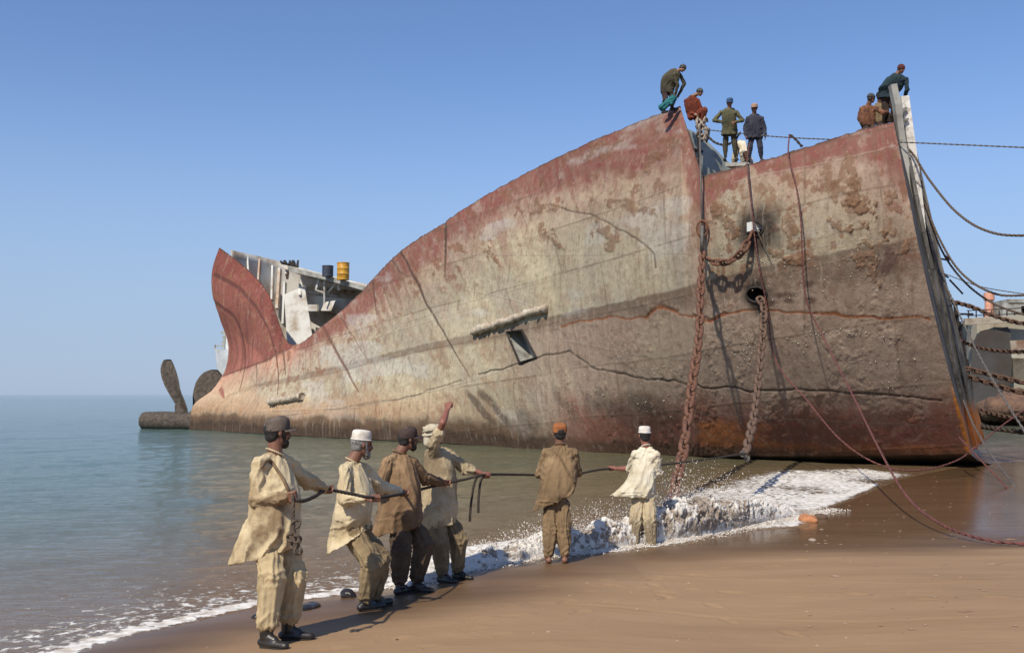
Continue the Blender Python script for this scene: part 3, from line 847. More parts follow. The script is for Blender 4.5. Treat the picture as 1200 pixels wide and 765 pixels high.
# shell clusters stuck to the plating
mb = MB(); oct_ = np.array([[1, 0, 0], [0, 1, 0], [-1, 0, 0], [0, -1, 0], [0, 0, 1], [0, 0, -1]], float)
ot = [[0, 1, 4], [1, 2, 4], [2, 3, 4], [3, 0, 4], [1, 0, 5], [2, 1, 5], [3, 2, 5], [0, 3, 5]]
clus = [((642, 455), 26, 9, 26), ((695, 458), 14, 5, 12), ((770, 433), 20, 5, 14), ((650, 480), 35, 10, 26), ((760, 403), 6, 2, 4), ((875, 405), 10, 16, 18), ((955, 391), 20, 4, 12), ((1000, 391), 25, 4, 14), ((1040, 398), 20, 5, 8), ((540, 455), 30, 10, 24), ((600, 470), 30, 14, 20), ((770, 470), 70, 14, 22), ((930, 400), 25, 4, 10), ((480, 447), 9, 7, 10), ((600, 372), 48, 2, 30), ((640, 362), 7, 6, 20), ((590, 385), 30, 2, 18), ((335, 460), 22, 10, 14), ((460, 450), 35, 25, 10), ((900, 305), 80, 6, 24), ((1000, 300), 60, 30, 12), ((850, 400), 60, 60, 22), ((700, 420), 60, 40, 20), ((1040, 440), 60, 40, 16), ((560, 470), 60, 20, 18), ((640, 290), 50, 20, 8), ((690, 320), 60, 30, 8), ((960, 340), 120, 40, 30), ((820, 290), 200, 60, 16)]
pv = []; pt = []; kk = 0
for (cx_, cy_), sx, sy, cnt in clus:
    for _ in range(int(cnt * 2.2)):
        qx = RS.normal(cx_, sx * .5); qy = RS.normal(cy_, sy * .5)
        i, j = on_hull(qx, qy)
        if abs(HPX[i, j] - qx) > 2 or abs(HPY[i, j] - qy) > 2: continue
        r_ = RS.uniform(.009, .024) * (1.25 if RS.rand() > .9 else 1)
        pv.append(HWd[i, j] + nrm[i, j] * r_ * .3 + (oct_ * RS.uniform(.7, 1.3, (6, 3))) * r_); pt.append(np.array(ot) + kk); kk += 6
mb.add(np.vstack(pv), None, np.vstack(pt))
mb.obj('barnacles', simple('barnacle_white', (.50, .45, .37), (.30, .24, .17), 3, .8, 0), hull, kind='stuff')

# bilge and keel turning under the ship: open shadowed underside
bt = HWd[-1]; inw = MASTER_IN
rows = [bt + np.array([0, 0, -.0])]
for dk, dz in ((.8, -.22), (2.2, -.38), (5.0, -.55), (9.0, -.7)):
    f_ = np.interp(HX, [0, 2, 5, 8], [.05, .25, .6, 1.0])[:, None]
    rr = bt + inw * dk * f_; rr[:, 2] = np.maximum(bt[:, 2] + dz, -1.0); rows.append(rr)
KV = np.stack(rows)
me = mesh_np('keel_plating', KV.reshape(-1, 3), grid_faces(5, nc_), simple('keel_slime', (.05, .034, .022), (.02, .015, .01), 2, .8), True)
o = link('keel_plating', me, hull); o.matrix_parent_inverse = Matrix.Translation(-Vector(hull.location))

# starboard side, seen only from inside
SB = [(-17.3, 60.4, 10.9), (-15.6, 63.3, 10.75), (-13.9, 63.7, 10.30), (-11.6, 63.5, 9.66), (-7.5, 61.2, 8.6), (-3, 57, 8.3), (2, 52.5, 9.0), (7, 47.5, 9.6), (11.5, 43, 10.0), (14.0, 39.0, 10.2)]
sb = np.array(smooth_poly(SB, 16)); rows = []
for t in np.linspace(0, 1, 30):
    r = sb.copy(); fl_ = math.sin(math.pi * (1 - t) * .9) * .4
    r[:, 2] = sb[:, 2] * (1 - t) - .6 * t
    r[:, 0] += .64 * fl_ - 2.2 * t * t * np.linspace(-1.6, -1.2, len(sb)); r[:, 1] += .74 * fl_ - 1.8 * t * t
    rows.append(r)
V = np.stack(rows)
M_INNER = simple('inner_plating', (.50, .475, .42), (.24, .16, .10), .9, .75, .2, .01, cc=(.56, .54, .50))
me = mesh_np('starboard_plating', V.reshape(-1, 3), grid_faces(30, len(sb)), M_INNER, True)
o = link('starboard_plating', me, hull); o.matrix_parent_inverse = Matrix.Translation(-Vector(hull.location))
md = o.modifiers.new('t', 'SOLIDIFY'); md.thickness = .05

# bow end: the closed cut face with its vertical stiffeners, from the near plate edge to the far side
edge_c = HWd[:, -1]
far_top = np.array([14.6, 36.5, 11.2]); far_bot = np.array([17.2, 37.3, .6])
N = 50; FV = []
ts = np.linspace(0, 1, nr_)
for k in range(13):
    f_ = k / 12
    row = edge_c * (1 - f_) + (far_top * (1 - ts)[:, None] + far_bot * ts[:, None]) * f_
    row[:, 0] += .25 * math.sin(math.pi * f_)
    FV.append(row)
FV = np.stack(FV, 1)[::6]
m, n, l, b = newmat('bow_face_paint')
tc = nd(n, 'ShaderNodeTexCoord').outputs['Object']
mp = nd(n, 'ShaderNodeMapping'); mp.inputs['Scale'].default_value = (2.2, 2.2, .28); l.new(tc, mp.inputs[0])
f = noise(n, l, mp.outputs[0], 1.8, 8, .7)
c = ramp(n, l, f, [(.32, (.030, .026, .024)), (.48, (.085, .078, .070)), (.60, (.16, .15, .135)), (.72, (.34, .32, .29))])
sepz = nd(n, 'ShaderNodeSeparateXYZ'); l.new(nd(n, 'ShaderNodeNewGeometry').outputs['Position'], sepz.inputs[0])
zn = mth(n, l, 'ADD', sepz.outputs['Z'], mth(n, l, 'MULTIPLY', f, 1.6))
c = mixn(n, l, mapr(n, l, zn, 2.2, 2.8, .85, 0), c, (.46, .15, .025))
l.new(c, b.inputs['Base Color']); b.inputs['Roughness'].default_value = .8; bump(n, l, b, f, .6, .05)
M_FACE = m
me = mesh_np('bow_face', FV.reshape(-1, 3), grid_faces(*FV.shape[:2]), M_FACE, True)
o = link('bow_face', me, hull); o.matrix_parent_inverse = Matrix.Translation(-Vector(hull.location))
for f_ in (.10, .22, .36, .52, .68, .84, .97):
    k0 = FV[:, min(12, int(round(f_ * 12)))]
    pts = [Vector(k0[i] + np.array([.10, -.03, 0])) for i in range(0, len(k0), 6)]
    mb = MB()
    for a_, b__ in zip(pts[:-1], pts[1:]): mb.bar(a_, b__, .10, .14)
    mb.obj('stiffener', M_FACE, hull)
# white upright plank strip on the face and the posts above the deck edge
def fp(px, py, d): return P(px, py, d)
mb = MB(); pl = [(1060, 113, 27.6), (1065, 150, 27.6), (1072, 200, 27.7), (1078, 250, 27.8), (1081, 288, 27.8)]
for a_, b__ in zip(pl[:-1], pl[1:]): mb.bar(fp(*a_), fp(*b__), .22, .10, (0, 1, 0))
mb.obj('white_upright', simple('peeling_white_wood', (.66, .64, .58), (.28, .24, .20), 5, .8, .4, .02, cc=(.72, .71, .68)), hull)
mb = MB(); pl = [(1046, 100, 27.3), (1051, 125, 27.3), (1056, 165, 27.3), (1066, 230, 27.4), (1076, 300, 27.45)]
for a_, b__ in zip(pl[:-1], pl[1:]): mb.bar(fp(*a_), fp(*b__), .17, .22, (0, 1, 0))
mb.bar(fp(1053, 132, 27.4), fp(1062, 127, 27.5), .08); mb.bar(fp(1052, 142, 27.4), fp(1064, 140, 27.5), .07)
mb.obj('edge_post', M_GREYST, hull)
# short cut pipes and brackets sticking out of the far edge of the bow face
mb = MB()
for a_, b__ in (((1101, 303), (1112, 305)), ((1104, 320), (1111, 325)), ((1113, 328), (1128, 344)), ((1114, 356), (1137, 357)), ((1118, 368), (1140, 368)), ((1108, 300), (1112, 303))):
    mb = MB(); mb.tube([fp(*a_, 33.5), fp(*b__, 34.2)], .035, 6); mb.obj('cut_pipe_end', M_DARK, hull)
mb = MB()
for k in range(5): mb.tube([fp(1119 + k * 4.2, 355 + k * 22, 34 + k * .1), fp(1124 + k * 4.2, 392 + k * 22, 34.1 + k * .1)], .07 + .02 * (k % 2), 7)
mb.obj('fender_stub', M_DARK, hull)

# foredeck behind the sheer, raised slab, torn bulkhead
dk = [HW[0, j] for j in range(nc_) if HX[j] >= 12.0]
dk = np.array(dk[::12]); inner = dk + MASTER_IN * np.linspace(7.6, 5.5, len(dk))[:, None] + np.array([0., 0, 0]) + np.linspace(0, 1, len(dk))[:, None] * np.array([-1.5, 2.2, 0])
dv = np.concatenate([dk - [0, 0, .35], inner - [0, 0, .45]]); k = len(dk)
dv[:k] += MASTER_IN * .12
me = mesh_np('deck', dv, grid_faces(2, k), M_RUST, False); o = link('deck', me, hull); o.matrix_parent_inverse = Matrix.Translation(-Vector(hull.location))
md = o.modifiers.new('t', 'SOLIDIFY'); md.thickness = .04
mb = MB(); a_ = P(850, 190, 30.6); b__ = P(906, 188.5, 30.0)
ax_ = (b__ - a_); inn = Vector((.62, .78, 0)) * 1.5
mb.hexa([tuple(q) for q in (a_ - Vector((0, 0, .14)), b__ - Vector((.2, 0, .10)), b__ + inn - Vector((0, 0, .12)), a_ + inn - Vector((0, 0, .12)), a_ - Vector((0, 0, .02)), b__ - Vector((0, 0, .02)), b__ + inn, a_ + inn)])
mb.obj('deck_slab', M_GREYST, hull)
mb = MB(); pA = P(803, 150, 33.0); pB = P(821, 158, 33.6); pC = P(867, 203, 34.5); pD = P(826, 216, 33.2); pE = P(812, 190, 33.0)
V = [tuple(q) for q in (pA, pB, pC, pD, pE)]
V2 = [tuple(Vector(q) + Vector((.03, .06, 0))) for q in V]
mb.add(V + V2, [[0, 1, 2, 3], [5, 8, 7, 6]] + [[i, (i + 1) % 5, (i + 1) % 5 + 5, i + 5] for i in range(5)], [[0, 3, 4], [5, 9, 8]])
mb.obj('torn_bulkhead', simple('grey_green_paint', (.27, .29, .25), (.10, .09, .08), 1.5, .6, .2, .01, cc=(.36, .38, .34)), hull)
mb = MB(); mb.bar(P(813, 175, 33.0), P(823, 178, 33.4), .08); mb.bar(P(818, 150, 32.8), P(820, 205, 32.8), .07, .1)
mb.obj('bulkhead_frame', M_DARK, hull)

# stern interior: starboard frames
mb_list = []
def sbp(px, py, d): return P(px, py, d)
for k, (x0, y0, x1, y1, w, ru) in enumerate([(291, 297, 292, 328, .16, 0), (305, 302, 303, 332, .16, 1), (320, 309, 319, 352, .18, 0), (328, 312, 325, 362, .26, 1), (334, 328, 332, 380, .2, 0), (337, 313, 336, 324, .22, 1), (344, 345, 351, 400, .24, 0), (353, 335, 359, 388, .24, 0), (352, 332, 352, 348, .2, 0), (345, 342, 356, 344, .12, 0)]):
    mb = MB(); mb.bar(sbp(x0, y0 + 3, 62.0), sbp(x1, y1, 61.6), .5, w * .62, (1, 0, 0))
    mb.obj('hull_frame', M_WHITEST if not ru else simple('rust_streaked_white', (.62, .58, .5), (.40, .17, .05), 1.3, .7, .2, .01), hull)
# inner bulkhead wall below the frames
mb = MB()
V = [tuple(sbp(*q)) for q in ((333, 345, 61.6), (357, 335, 61.6), (366, 395, 61.2), (337, 412, 61.2))]
V2 = [tuple(Vector(q) + Vector((0, .1, 0))) for q in V]
mb.hexa(V + V2); mb.obj('inner_bulkhead', M_WHITEST, hull)
# wing deck: overhanging roof edge, windows band, plates behind
mb = MB()
R0 = [(337, 311, 60.8), (345, 314, 60.8), (380, 322, 59.6), (420, 333, 58.2), (470, 348, 56.5)]
top = [sbp(*q) for q in R0]
for a_, b__ in zip(top[:-1], top[1:]):
    inn = Vector((.5, 6.5, 0)); th = Vector((0, 0, -.28))
    mb.hexa([tuple(q) for q in (a_ + th, b__ + th, b__ + inn + th, a_ + inn + th, a_, b__, b__ + inn, a_ + inn)])
mb.obj('wing_deck', M_GREYST, hull)
mb = MB()
for (x0, y0, x1, y1) in ((352, 318, 425, 338), ):
    V = [tuple(sbp(*q)) for q in ((355, 345, 63), (425, 352, 61.5), (425, 372, 61.5), (357, 360, 63))]
    mb.hexa([tuple(Vector(q) + Vector((0, .0, 0))) for q in V] + [tuple(Vector(q) + Vector((0, .3, 0))) for q in V])
V = [tuple(sbp(*q)) for q in ((352, 316, 63.2), (430, 333, 61.5), (430, 341, 61.5), (352, 334, 63.2))]
mb.hexa(V + [tuple(Vector(q) + Vector((0, .3, 0))) for q in V])
mb.obj('deckhouse_wall', M_WHITEST, hull)
mb = MB()
V = [tuple(sbp(*q)) for q in ((350, 320, 64.5), (440, 335, 63), (440, 420, 63), (350, 420, 64.5))]
mb.hexa(V + [tuple(Vector(q) + Vector((0, .3, 0))) for q in V]); mb.obj('dark_interior', M_DARK, hull)
for x_ in (359, 369, 373, 377, 382, 389):
    mb = MB(); mb.bar(sbp(x_, 333 + (x_ - 355) * .08, 62.8), sbp(x_, 352, 62.8), .10); mb.obj('window_mullion', M_WHITEST, hull)
mb = MB(); mb.bar(sbp(355, 341, 62.75), sbp(395, 347, 62.4), .07); mb.obj('window_rail', M_WHITEST, hull)
mb = MB(); mb.bar(sbp(374, 325, 60.5), sbp(370, 340, 60.5), .10); mb.bar(sbp(370, 340, 60.5), sbp(381, 343, 60.5), .08)
mb.bar(sbp(395, 330, 60), sbp(384, 343, 60.5), .10); mb.bar(sbp(380, 320, 60), sbp(380, 356, 60.5), .10)
mb.bar(sbp(396, 328, 60), sbp(397, 340, 60), .12); mb.obj('deck_bracket', M_WHITEST, hull)
mb = MB(); mb.box(sbp(367, 361, 61.5), .6, .5, .4); mb.hexa([tuple(sbp(*q)) for q in ((376, 364, 61), (388, 364, 60.5), (388, 364, 61.6), (376, 364, 62), (380, 354, 61), (393, 352, 60.5), (393, 352, 61.6), (380, 354, 62))])
mb.obj('broken_locker', M_WHITEST, hull)
mb = MB()
for k in range(14):
    x_ = 331 + k * 1.4; mb.bar(sbp(x_, 309 + k * .3, 61), sbp(x_ + RS.uniform(-3, 3), 306 + RS.uniform(-1, 2), 61.3), .1)
mb.obj('torn_plate_scraps', M_DARK, hull)

# rudder stock / shaft boss and propeller at the stern
M_PROP = simple('fouled_bronze', (.075, .058, .044), (.03, .024, .020), 5, .85, .8, .05, cc=(.12, .095, .075))
prop = empty('ship_propeller', P(222, 492, 60.5), 'fouled dark ship propeller with boss and two raised blades at the far stern', 'propeller')
mb = MB(); c0 = P(168, 493, 61.5); c1 = P(232, 494, 60.2)
prof = [(.0, .46), (.02, .56), (.35, .60), (.75, .56), (1, .60)]
mb.tube([c0.lerp(c1, t) for t, _ in prof], [r_ for _, r_ in prof], 9); mb.capsule(P(213, 486, 60.6), P(209, 476, 60.7), .42, .22); mb.capsule(P(230, 487, 60.4), P(238, 478, 61.2), .45, .2); mb.obj('boss', M_PROP, prop, smooth='auto')
def blade(rows, name='blade'):
    V = []
    for (xa, ya, da), (xb, yb, db), th_ in rows:
        a_ = P(xa, ya, da); b__ = P(xb, yb, db); nn = Vector((.2, 1, .1)).normalized()
        for s_ in (-1, 1):
            for k in range(9):
                f_ = k / 8; q_ = a_.lerp(b__, f_ if s_ < 0 else 1 - f_); V.append(tuple(q_ + nn * s_ * th_ * math.sin(math.pi * f_) ** .6 + nn * .25 * math.sin(math.pi * f_)))
    V = np.array(smooth_poly([np.array(V[i * 18:(i + 1) * 18]) for i in range(len(rows))], 5)); k = len(V); V = V.reshape(-1, 3)
    V = np.vstack([V, V[:18].mean(0), V[-18:].mean(0)])
    T = [[k * 18, (q_ + 1) % 18, q_] for q_ in range(18)] + [[k * 18 + 1, (k - 1) * 18 + q_, (k - 1) * 18 + (q_ + 1) % 18] for q_ in range(18)]
    mb = MB(); mb.add(V, grid_faces(k, 18, True), T); mb.obj(name, M_PROP, prop, smooth=True)
blade([((211, 483, 60.8), (220, 481, 60.6), .10), ((202, 468, 60.9), (217, 470, 60.5), .11), ((192, 450, 61), (212, 458, 60.4), .10), ((188, 434, 61), (209, 443, 60.4), .08), ((191, 423, 61), (204, 428, 60.6), .05), ((195, 421, 61), (200, 422, 60.7), .03)])
blade([((226, 478, 61.5), (240, 474, 61.2), .10), ((226, 462, 61.7), (256, 462, 61.2), .12), ((230, 447, 61.8), (262, 448, 61.2), .10), ((238, 437, 61.8), (261, 440, 61.2), .07), ((247, 433, 61.8), (256, 434, 61.2), .03)])
# ------------------------------------------------------------------ people
from mathutils.bvhtree import BVHTree
def lift(par, px, py, L, sg):
    "point L metres from par in the direction measured on the photograph; sg +1 farther, -1 nearer"
    r = ray(px, py); r = r / r.y; c = Vector((0, 0, CAM_H)) - par
    A = r.dot(r); B = 2 * c.dot(r); D = c.dot(c) - L * L; q = B * B - 4 * A * D
    t = -B / (2 * A)
    if q > 0 and sg: t += sg * math.sqrt(q) / (2 * A)
    return Vector((0, 0, CAM_H)) + r * t
_dg = [0]
def remesh(mb, voxel, name, mat, smooth_it=2, adapt=0):
    me = mb.mesh('tmp', mat, True); ob = bpy.data.objects.new('tmp', me); COL.objects.link(ob)
    md = ob.modifiers.new('r', 'REMESH'); md.mode = 'VOXEL'; md.voxel_size = voxel
    if smooth_it:
        m2 = ob.modifiers.new('s', 'SMOOTH'); m2.factor = .5; m2.iterations = smooth_it
    dg = bpy.context.evaluated_depsgraph_get()
    out = bpy.data.meshes.new_from_object(ob.evaluated_get(dg)); out.name = name
    bpy.data.objects.remove(ob); bpy.data.meshes.remove(me)
    if not out.materials: out.materials.append(mat)
    return out
def getv(me):
    a = np.empty(len(me.vertices) * 3, np.float32); me.vertices.foreach_get('co', a)
    b_ = np.empty(len(me.vertices) * 3, np.float32); me.vertices.foreach_get('normal', b_)
    return a.reshape(-1, 3).astype(float), b_.reshape(-1, 3).astype(float)
def setv(me, V):
    me.vertices.foreach_set('co', V.astype(np.float32).ravel()); me.update()
    me.polygons.foreach_set('use_smooth', np.full(len(me.polygons), True))
def wrinkle(me, bones, amp=.008, seed=0, extra=None):
    "draped creases: sharp folds running along the nearest bone, twisting a little, and bunching at its ends"
    V, N = getv(me); best = np.full(len(V), 1e9); disp = np.zeros(len(V))
    for k, (A, B_, kf, tw, am) in enumerate(bones):
        A = np.array(A, float); B_ = np.array(B_, float); ax = B_ - A; L = np.linalg.norm(ax); ax /= L
        X = np.cross(ax, [0.2, 1., .1]); X /= np.linalg.norm(X); Yv = np.cross(ax, X)
        q = V - A; t = q @ ax; tc_ = np.clip(t, 0, L); rel = V - A - tc_[:, None] * ax; dist = np.linalg.norm(rel, axis=1)
        w = dist < best; best = np.where(w, dist, best)
        th = np.arctan2(q @ Yv, q @ X); ct, st = np.cos(th), np.sin(th)
        wob = fbm(ct * 1.4, st * 1.4, t * 5, o=3, s=seed + k * 7)
        wob2 = fbm(ct * 1.1 + 5, st * 1.1, t * 4, o=2, s=seed + k * 7 + 2)
        ph = kf * th + tw * t + 3.6 * wob
        f1_ = (1 - np.abs(np.sin(ph * .5))) ** 1.15
        ph2 = (kf + 3) * th - tw * 1.6 * t + 4.5 * wob2
        f2_ = (1 - np.abs(np.sin(ph2 * .5))) ** 1.5
        gate = sstep(-.35, .3, fbm(ct * .9, st * .9, t * 3.2, o=2, s=seed + k * 7 + 4))
        bend = np.clip(np.exp(-((t - L) / .08) ** 2) + .7 * np.exp(-(t / .08) ** 2), 0, 1)
        ring = (1 - np.abs(np.sin(t * 42 + 3.0 * wob + 1.2 * ct))) ** 1.5
        disp = np.where(w, am * (1.25 * f1_ * gate + .9 * f2_ * (1 - gate) + .8 * ring * bend - .5), disp)
    if extra is not None: disp = disp + extra(V)
    setv(me, V + N * disp[:, None])

def cloth(name, c1, c2, c3=None, scale=3.0, wetz=None):
    m, n, l, b = newmat(name)
    tc = nd(n, 'ShaderNodeTexCoord').outputs['Object']
    f = noise(n, l, tc, scale, 7, .62, .3); g = noise(n, l, tc, scale * 5, 5, .7)
    c = ramp(n, l, f, [(.34, c2), (.58, c1)])
    if c3: c = mixn(n, l, mapr(n, l, noise(n, l, tc, scale * .8, 6, .65), .56, .66), c, c3)
    c = mixn(n, l, mapr(n, l, g, .55, .75, 0, .35), c, tuple(x * .5 for x in c2))
    if wetz is not None:
        sp = nd(n, 'ShaderNodeSeparateXYZ'); l.new(nd(n, 'ShaderNodeNewGeometry').outputs['Position'], sp.inputs[0])
        z = mth(n, l, 'ADD', sp.outputs['Z'], mth(n, l, 'MULTIPLY', mth(n, l, 'SUBTRACT', f, .5), .7))
        c = mixn(n, l, mapr(n, l, z, wetz - .06, wetz + .06, .75, 0), c, tuple(x * .42 for x in c2))
    l.new(c, b.inputs['Base Color']); b.inputs['Roughness'].default_value = .88; b.inputs['Specular IOR Level'].default_value = .2
    mp = nd(n, 'ShaderNodeMapping'); mp.inputs['Scale'].default_value = (1, 1, .22); mp.inputs['Rotation'].default_value = (.12, .22, 0); l.new(tc, mp.inputs[0])
    fo = noise(n, l, mp.outputs[0], 17, 3, .5, 1.6); rd_ = mth(n, l, 'ABSOLUTE', mth(n, l, 'SUBTRACT', fo, .5))
    fo2 = noise(n, l, tc, 9, 2, .5, 2.2); rd2 = mth(n, l, 'ABSOLUTE', mth(n, l, 'SUBTRACT', fo2, .5))
    hh = mth(n, l, 'ADD', mth(n, l, 'MULTIPLY', mapr(n, l, rd_, 0, .16, 1, 0), 1.0), mth(n, l, 'MULTIPLY', mapr(n, l, rd2, 0, .12, 1, 0), .6))
    bump(n, l, b, mth(n, l, 'ADD', hh, mth(n, l, 'MULTIPLY', g, .25)), .16, .010)
    return m
def skinmat(name, a):
    m, n, l, b = newmat(name); tc = nd(n, 'ShaderNodeTexCoord').outputs['Object']
    l.new(ramp(n, l, noise(n, l, tc, 14, 5), [(.35, tuple(x * .72 for x in a)), (.65, a)]), b.inputs['Base Color'])
    b.inputs['Roughness'].default_value = .5; b.inputs['Subsurface Weight'].default_value = .08; b.inputs['Subsurface Radius'].default_value = (.02, .008, .004)
    bump(n, l, b, noise(n, l, tc, 90, 3), .2, .003)
    return m
M_SKIN = skinmat('brown_skin', (.215, .098, .058))
M_SKIN2 = skinmat('reddish_brown_skin', (.27, .105, .070))
M_HAIR = simple('black_hair', (.018, .014, .012), (.008, .006, .006), 60, .6, .8, .01)
M_HAIRG = simple('grey_hair', (.30, .29, .27), (.10, .09, .085), 55, .7, .9, .01)
M_EYE = simple('dark_eye', (.02, .015, .012), (.01, .01, .01), 10, .2, 0)
M_SHOE = simple('wet_black_leather', (.030, .026, .022), (.015, .013, .012), 9, .38, .3, .004)

def grip(mb, W, Gp, rd, flip=1, r=.024, fr=.0088):
    "hand closed round a bar through Gp along rd, coming from wrist W"
    W = np.array(W); Gp = np.array(Gp); rd = np.array(rd, float); rd /= np.linalg.norm(rd)
    h = Gp - W; h = h - rd * (h @ rd); hl = np.linalg.norm(h)
    if hl < .02: h = np.cross(rd, [0, 0, 1.]); hl = np.linalg.norm(h)
    h /= hl; nn = np.cross(rd, h) * flip
    def at_(a, o, rr): a = math.radians(a); return Gp + rd * o + (nn * math.cos(a) + h * math.sin(a)) * rr
    lens = [.95, 1.05, 1.0, .85]
    for i in range(4):
        o = (i - 1.5) * .0225
        k0 = at_(25, o, r + .008); mb.capsule(W + nn * .006 + rd * o * .45, k0, .017, .0125, None, 10)
        pts = [k0, at_(95, o, r + .004), at_(165, o * .96, r + .002), at_(150 + 85 * lens[i], o * .92, r)]
        for a_, b_ in zip(pts[:-1], pts[1:]): mb.capsule(a_, b_, fr + .0008, fr, None, 10)
    th = [W + nn * .004 + rd * .022, at_(-30, .046, r + .008), at_(-95, .038, r + .006), at_(-150, .026, r + .004)]
    for k, (a_, b_) in enumerate(zip(th[:-1], th[1:])): mb.capsule(a_, b_, .0145 - k * .002, .0125 - k * .0015, None, 10)
    mb.ellip((W + at_(10, 0, r)) / 2, rd * .042, h * .045, nn * .017, 12)
def openhand(mb, W, d, nn, sc=1.0):
    "relaxed hand, fingers a little curled"
    W = np.array(W); d = np.array(d, float); d /= np.linalg.norm(d); nn = np.array(nn, float); nn -= d * (nn @ d); nn /= np.linalg.norm(nn); s_ = np.cross(d, nn)
    mb.ellip(W + d * .05 * sc, s_ * .042 * sc, d * .055 * sc, nn * .017 * sc, 12)
    for i in range(4):
        o = (i - 1.5) * .023 * sc; L_ = [.075, .085, .08, .062][i] * sc
        a_ = W + d * .088 * sc + s_ * o; b_ = a_ + d * L_ * .5 + nn * .012 + s_ * o * .1; c_ = b_ + d * L_ * .35 + nn * .028
        mb.capsule(W + d * .03 * sc + s_ * o * .6, a_, .015 * sc, .011 * sc, None, 10); mb.capsule(a_, b_, .0098 * sc, .009 * sc, None, 10); mb.capsule(b_, c_, .009 * sc, .0078 * sc, None, 10)
    a_ = W + d * .02 - s_ * .022; b_ = a_ + d * .04 - s_ * .03 + nn * .012; c_ = b_ + d * .035 + nn * .02 - s_ * .004
    mb.capsule(a_, b_, .016 * sc, .012 * sc, None, 10); mb.capsule(b_, c_, .0115 * sc, .009 * sc, None, 10)

def head_frame(F, roll=0.0, up=(0, 0, 1)):
    F = Vector(F).normalized(); U = Vector(up); U = (U - F * U.dot(F)).normalized(); S = F.cross(U)
    return np.array(F), np.array(U), np.array(S)
def loft_cloth(mb, rows, nseg=110, nrow=64, wall=.018, inner=5, fold=.02, fk=9, seed=0, f0=.35, folddir=0.0):
    "cloth tube; rows = (left point, right point, half depth, depth shift) in world coordinates"
    A = []
    for Lp, Rp, hd, sh in rows:
        A.append(np.concatenate([np.array(Lp), np.array(Rp), [hd, sh, 0]]))
    A = np.array(smooth_poly(A, 8)); t = np.linspace(0, len(A) - 1, nrow)
    A = np.stack([np.interp(t, np.arange(len(A)), A[:, k]) for k in range(9)], -1)
    th = np.arange(nseg) * 2 * math.pi / nseg
    def ring(a, tt, dr):
        c = (a[:3] + a[3:6]) / 2 + np.array([0, a[7], 0]); hx = (a[3:6] - a[:3]) / 2; hw = np.linalg.norm(hx) + 1e-6
        amp = fold * sstep(f0, 1.0, tt)
        wb = fbm(np.cos(th) * 1.3 + tt * folddir, np.sin(th) * 1.3, np.full(nseg, tt * 1.6), o=3, s=seed)
        fo = amp * 1.5 * ((1 - np.abs(np.sin(fk * .5 * th + 3.4 * wb + tt * 1.1))) ** 1.4 - .45)
        kx = (hw + dr + fo) / hw; ky = (a[6] + dr + fo)
        ex = np.sign(np.cos(th)) * np.abs(np.cos(th)) ** .85; ey = np.sign(np.sin(th)) * np.abs(np.sin(th)) ** .85
        drop = np.zeros((nseg, 3)); drop[:, 2] = amp * .35 * fbm(th * 2, th * 0 + seed, o=2, s=seed + 5) * (tt > .9)
        return c + hx * (kx * ex)[:, None] + np.array([0, 1, 0]) * (ky * ey)[:, None] + drop
    R_ = [ring(A[i], i / (nrow - 1), 0) for i in range(nrow)]
    R_ += [ring(A[nrow - 1 - i], (nrow - 1 - i) / (nrow - 1), -wall) for i in range(0, inner)]
    V = np.vstack(R_); m_ = len(R_); V = np.vstack([V, R_[0].mean(0), R_[-1].mean(0)])
    T = [[m_ * nseg, (k + 1) % nseg, k] for k in range(nseg)] + [[m_ * nseg + 1, (m_ - 1) * nseg + k, (m_ - 1) * nseg + (k + 1) % nseg] for k in range(nseg)]
    mb.add(V, grid_faces(m_, nseg, True), T)

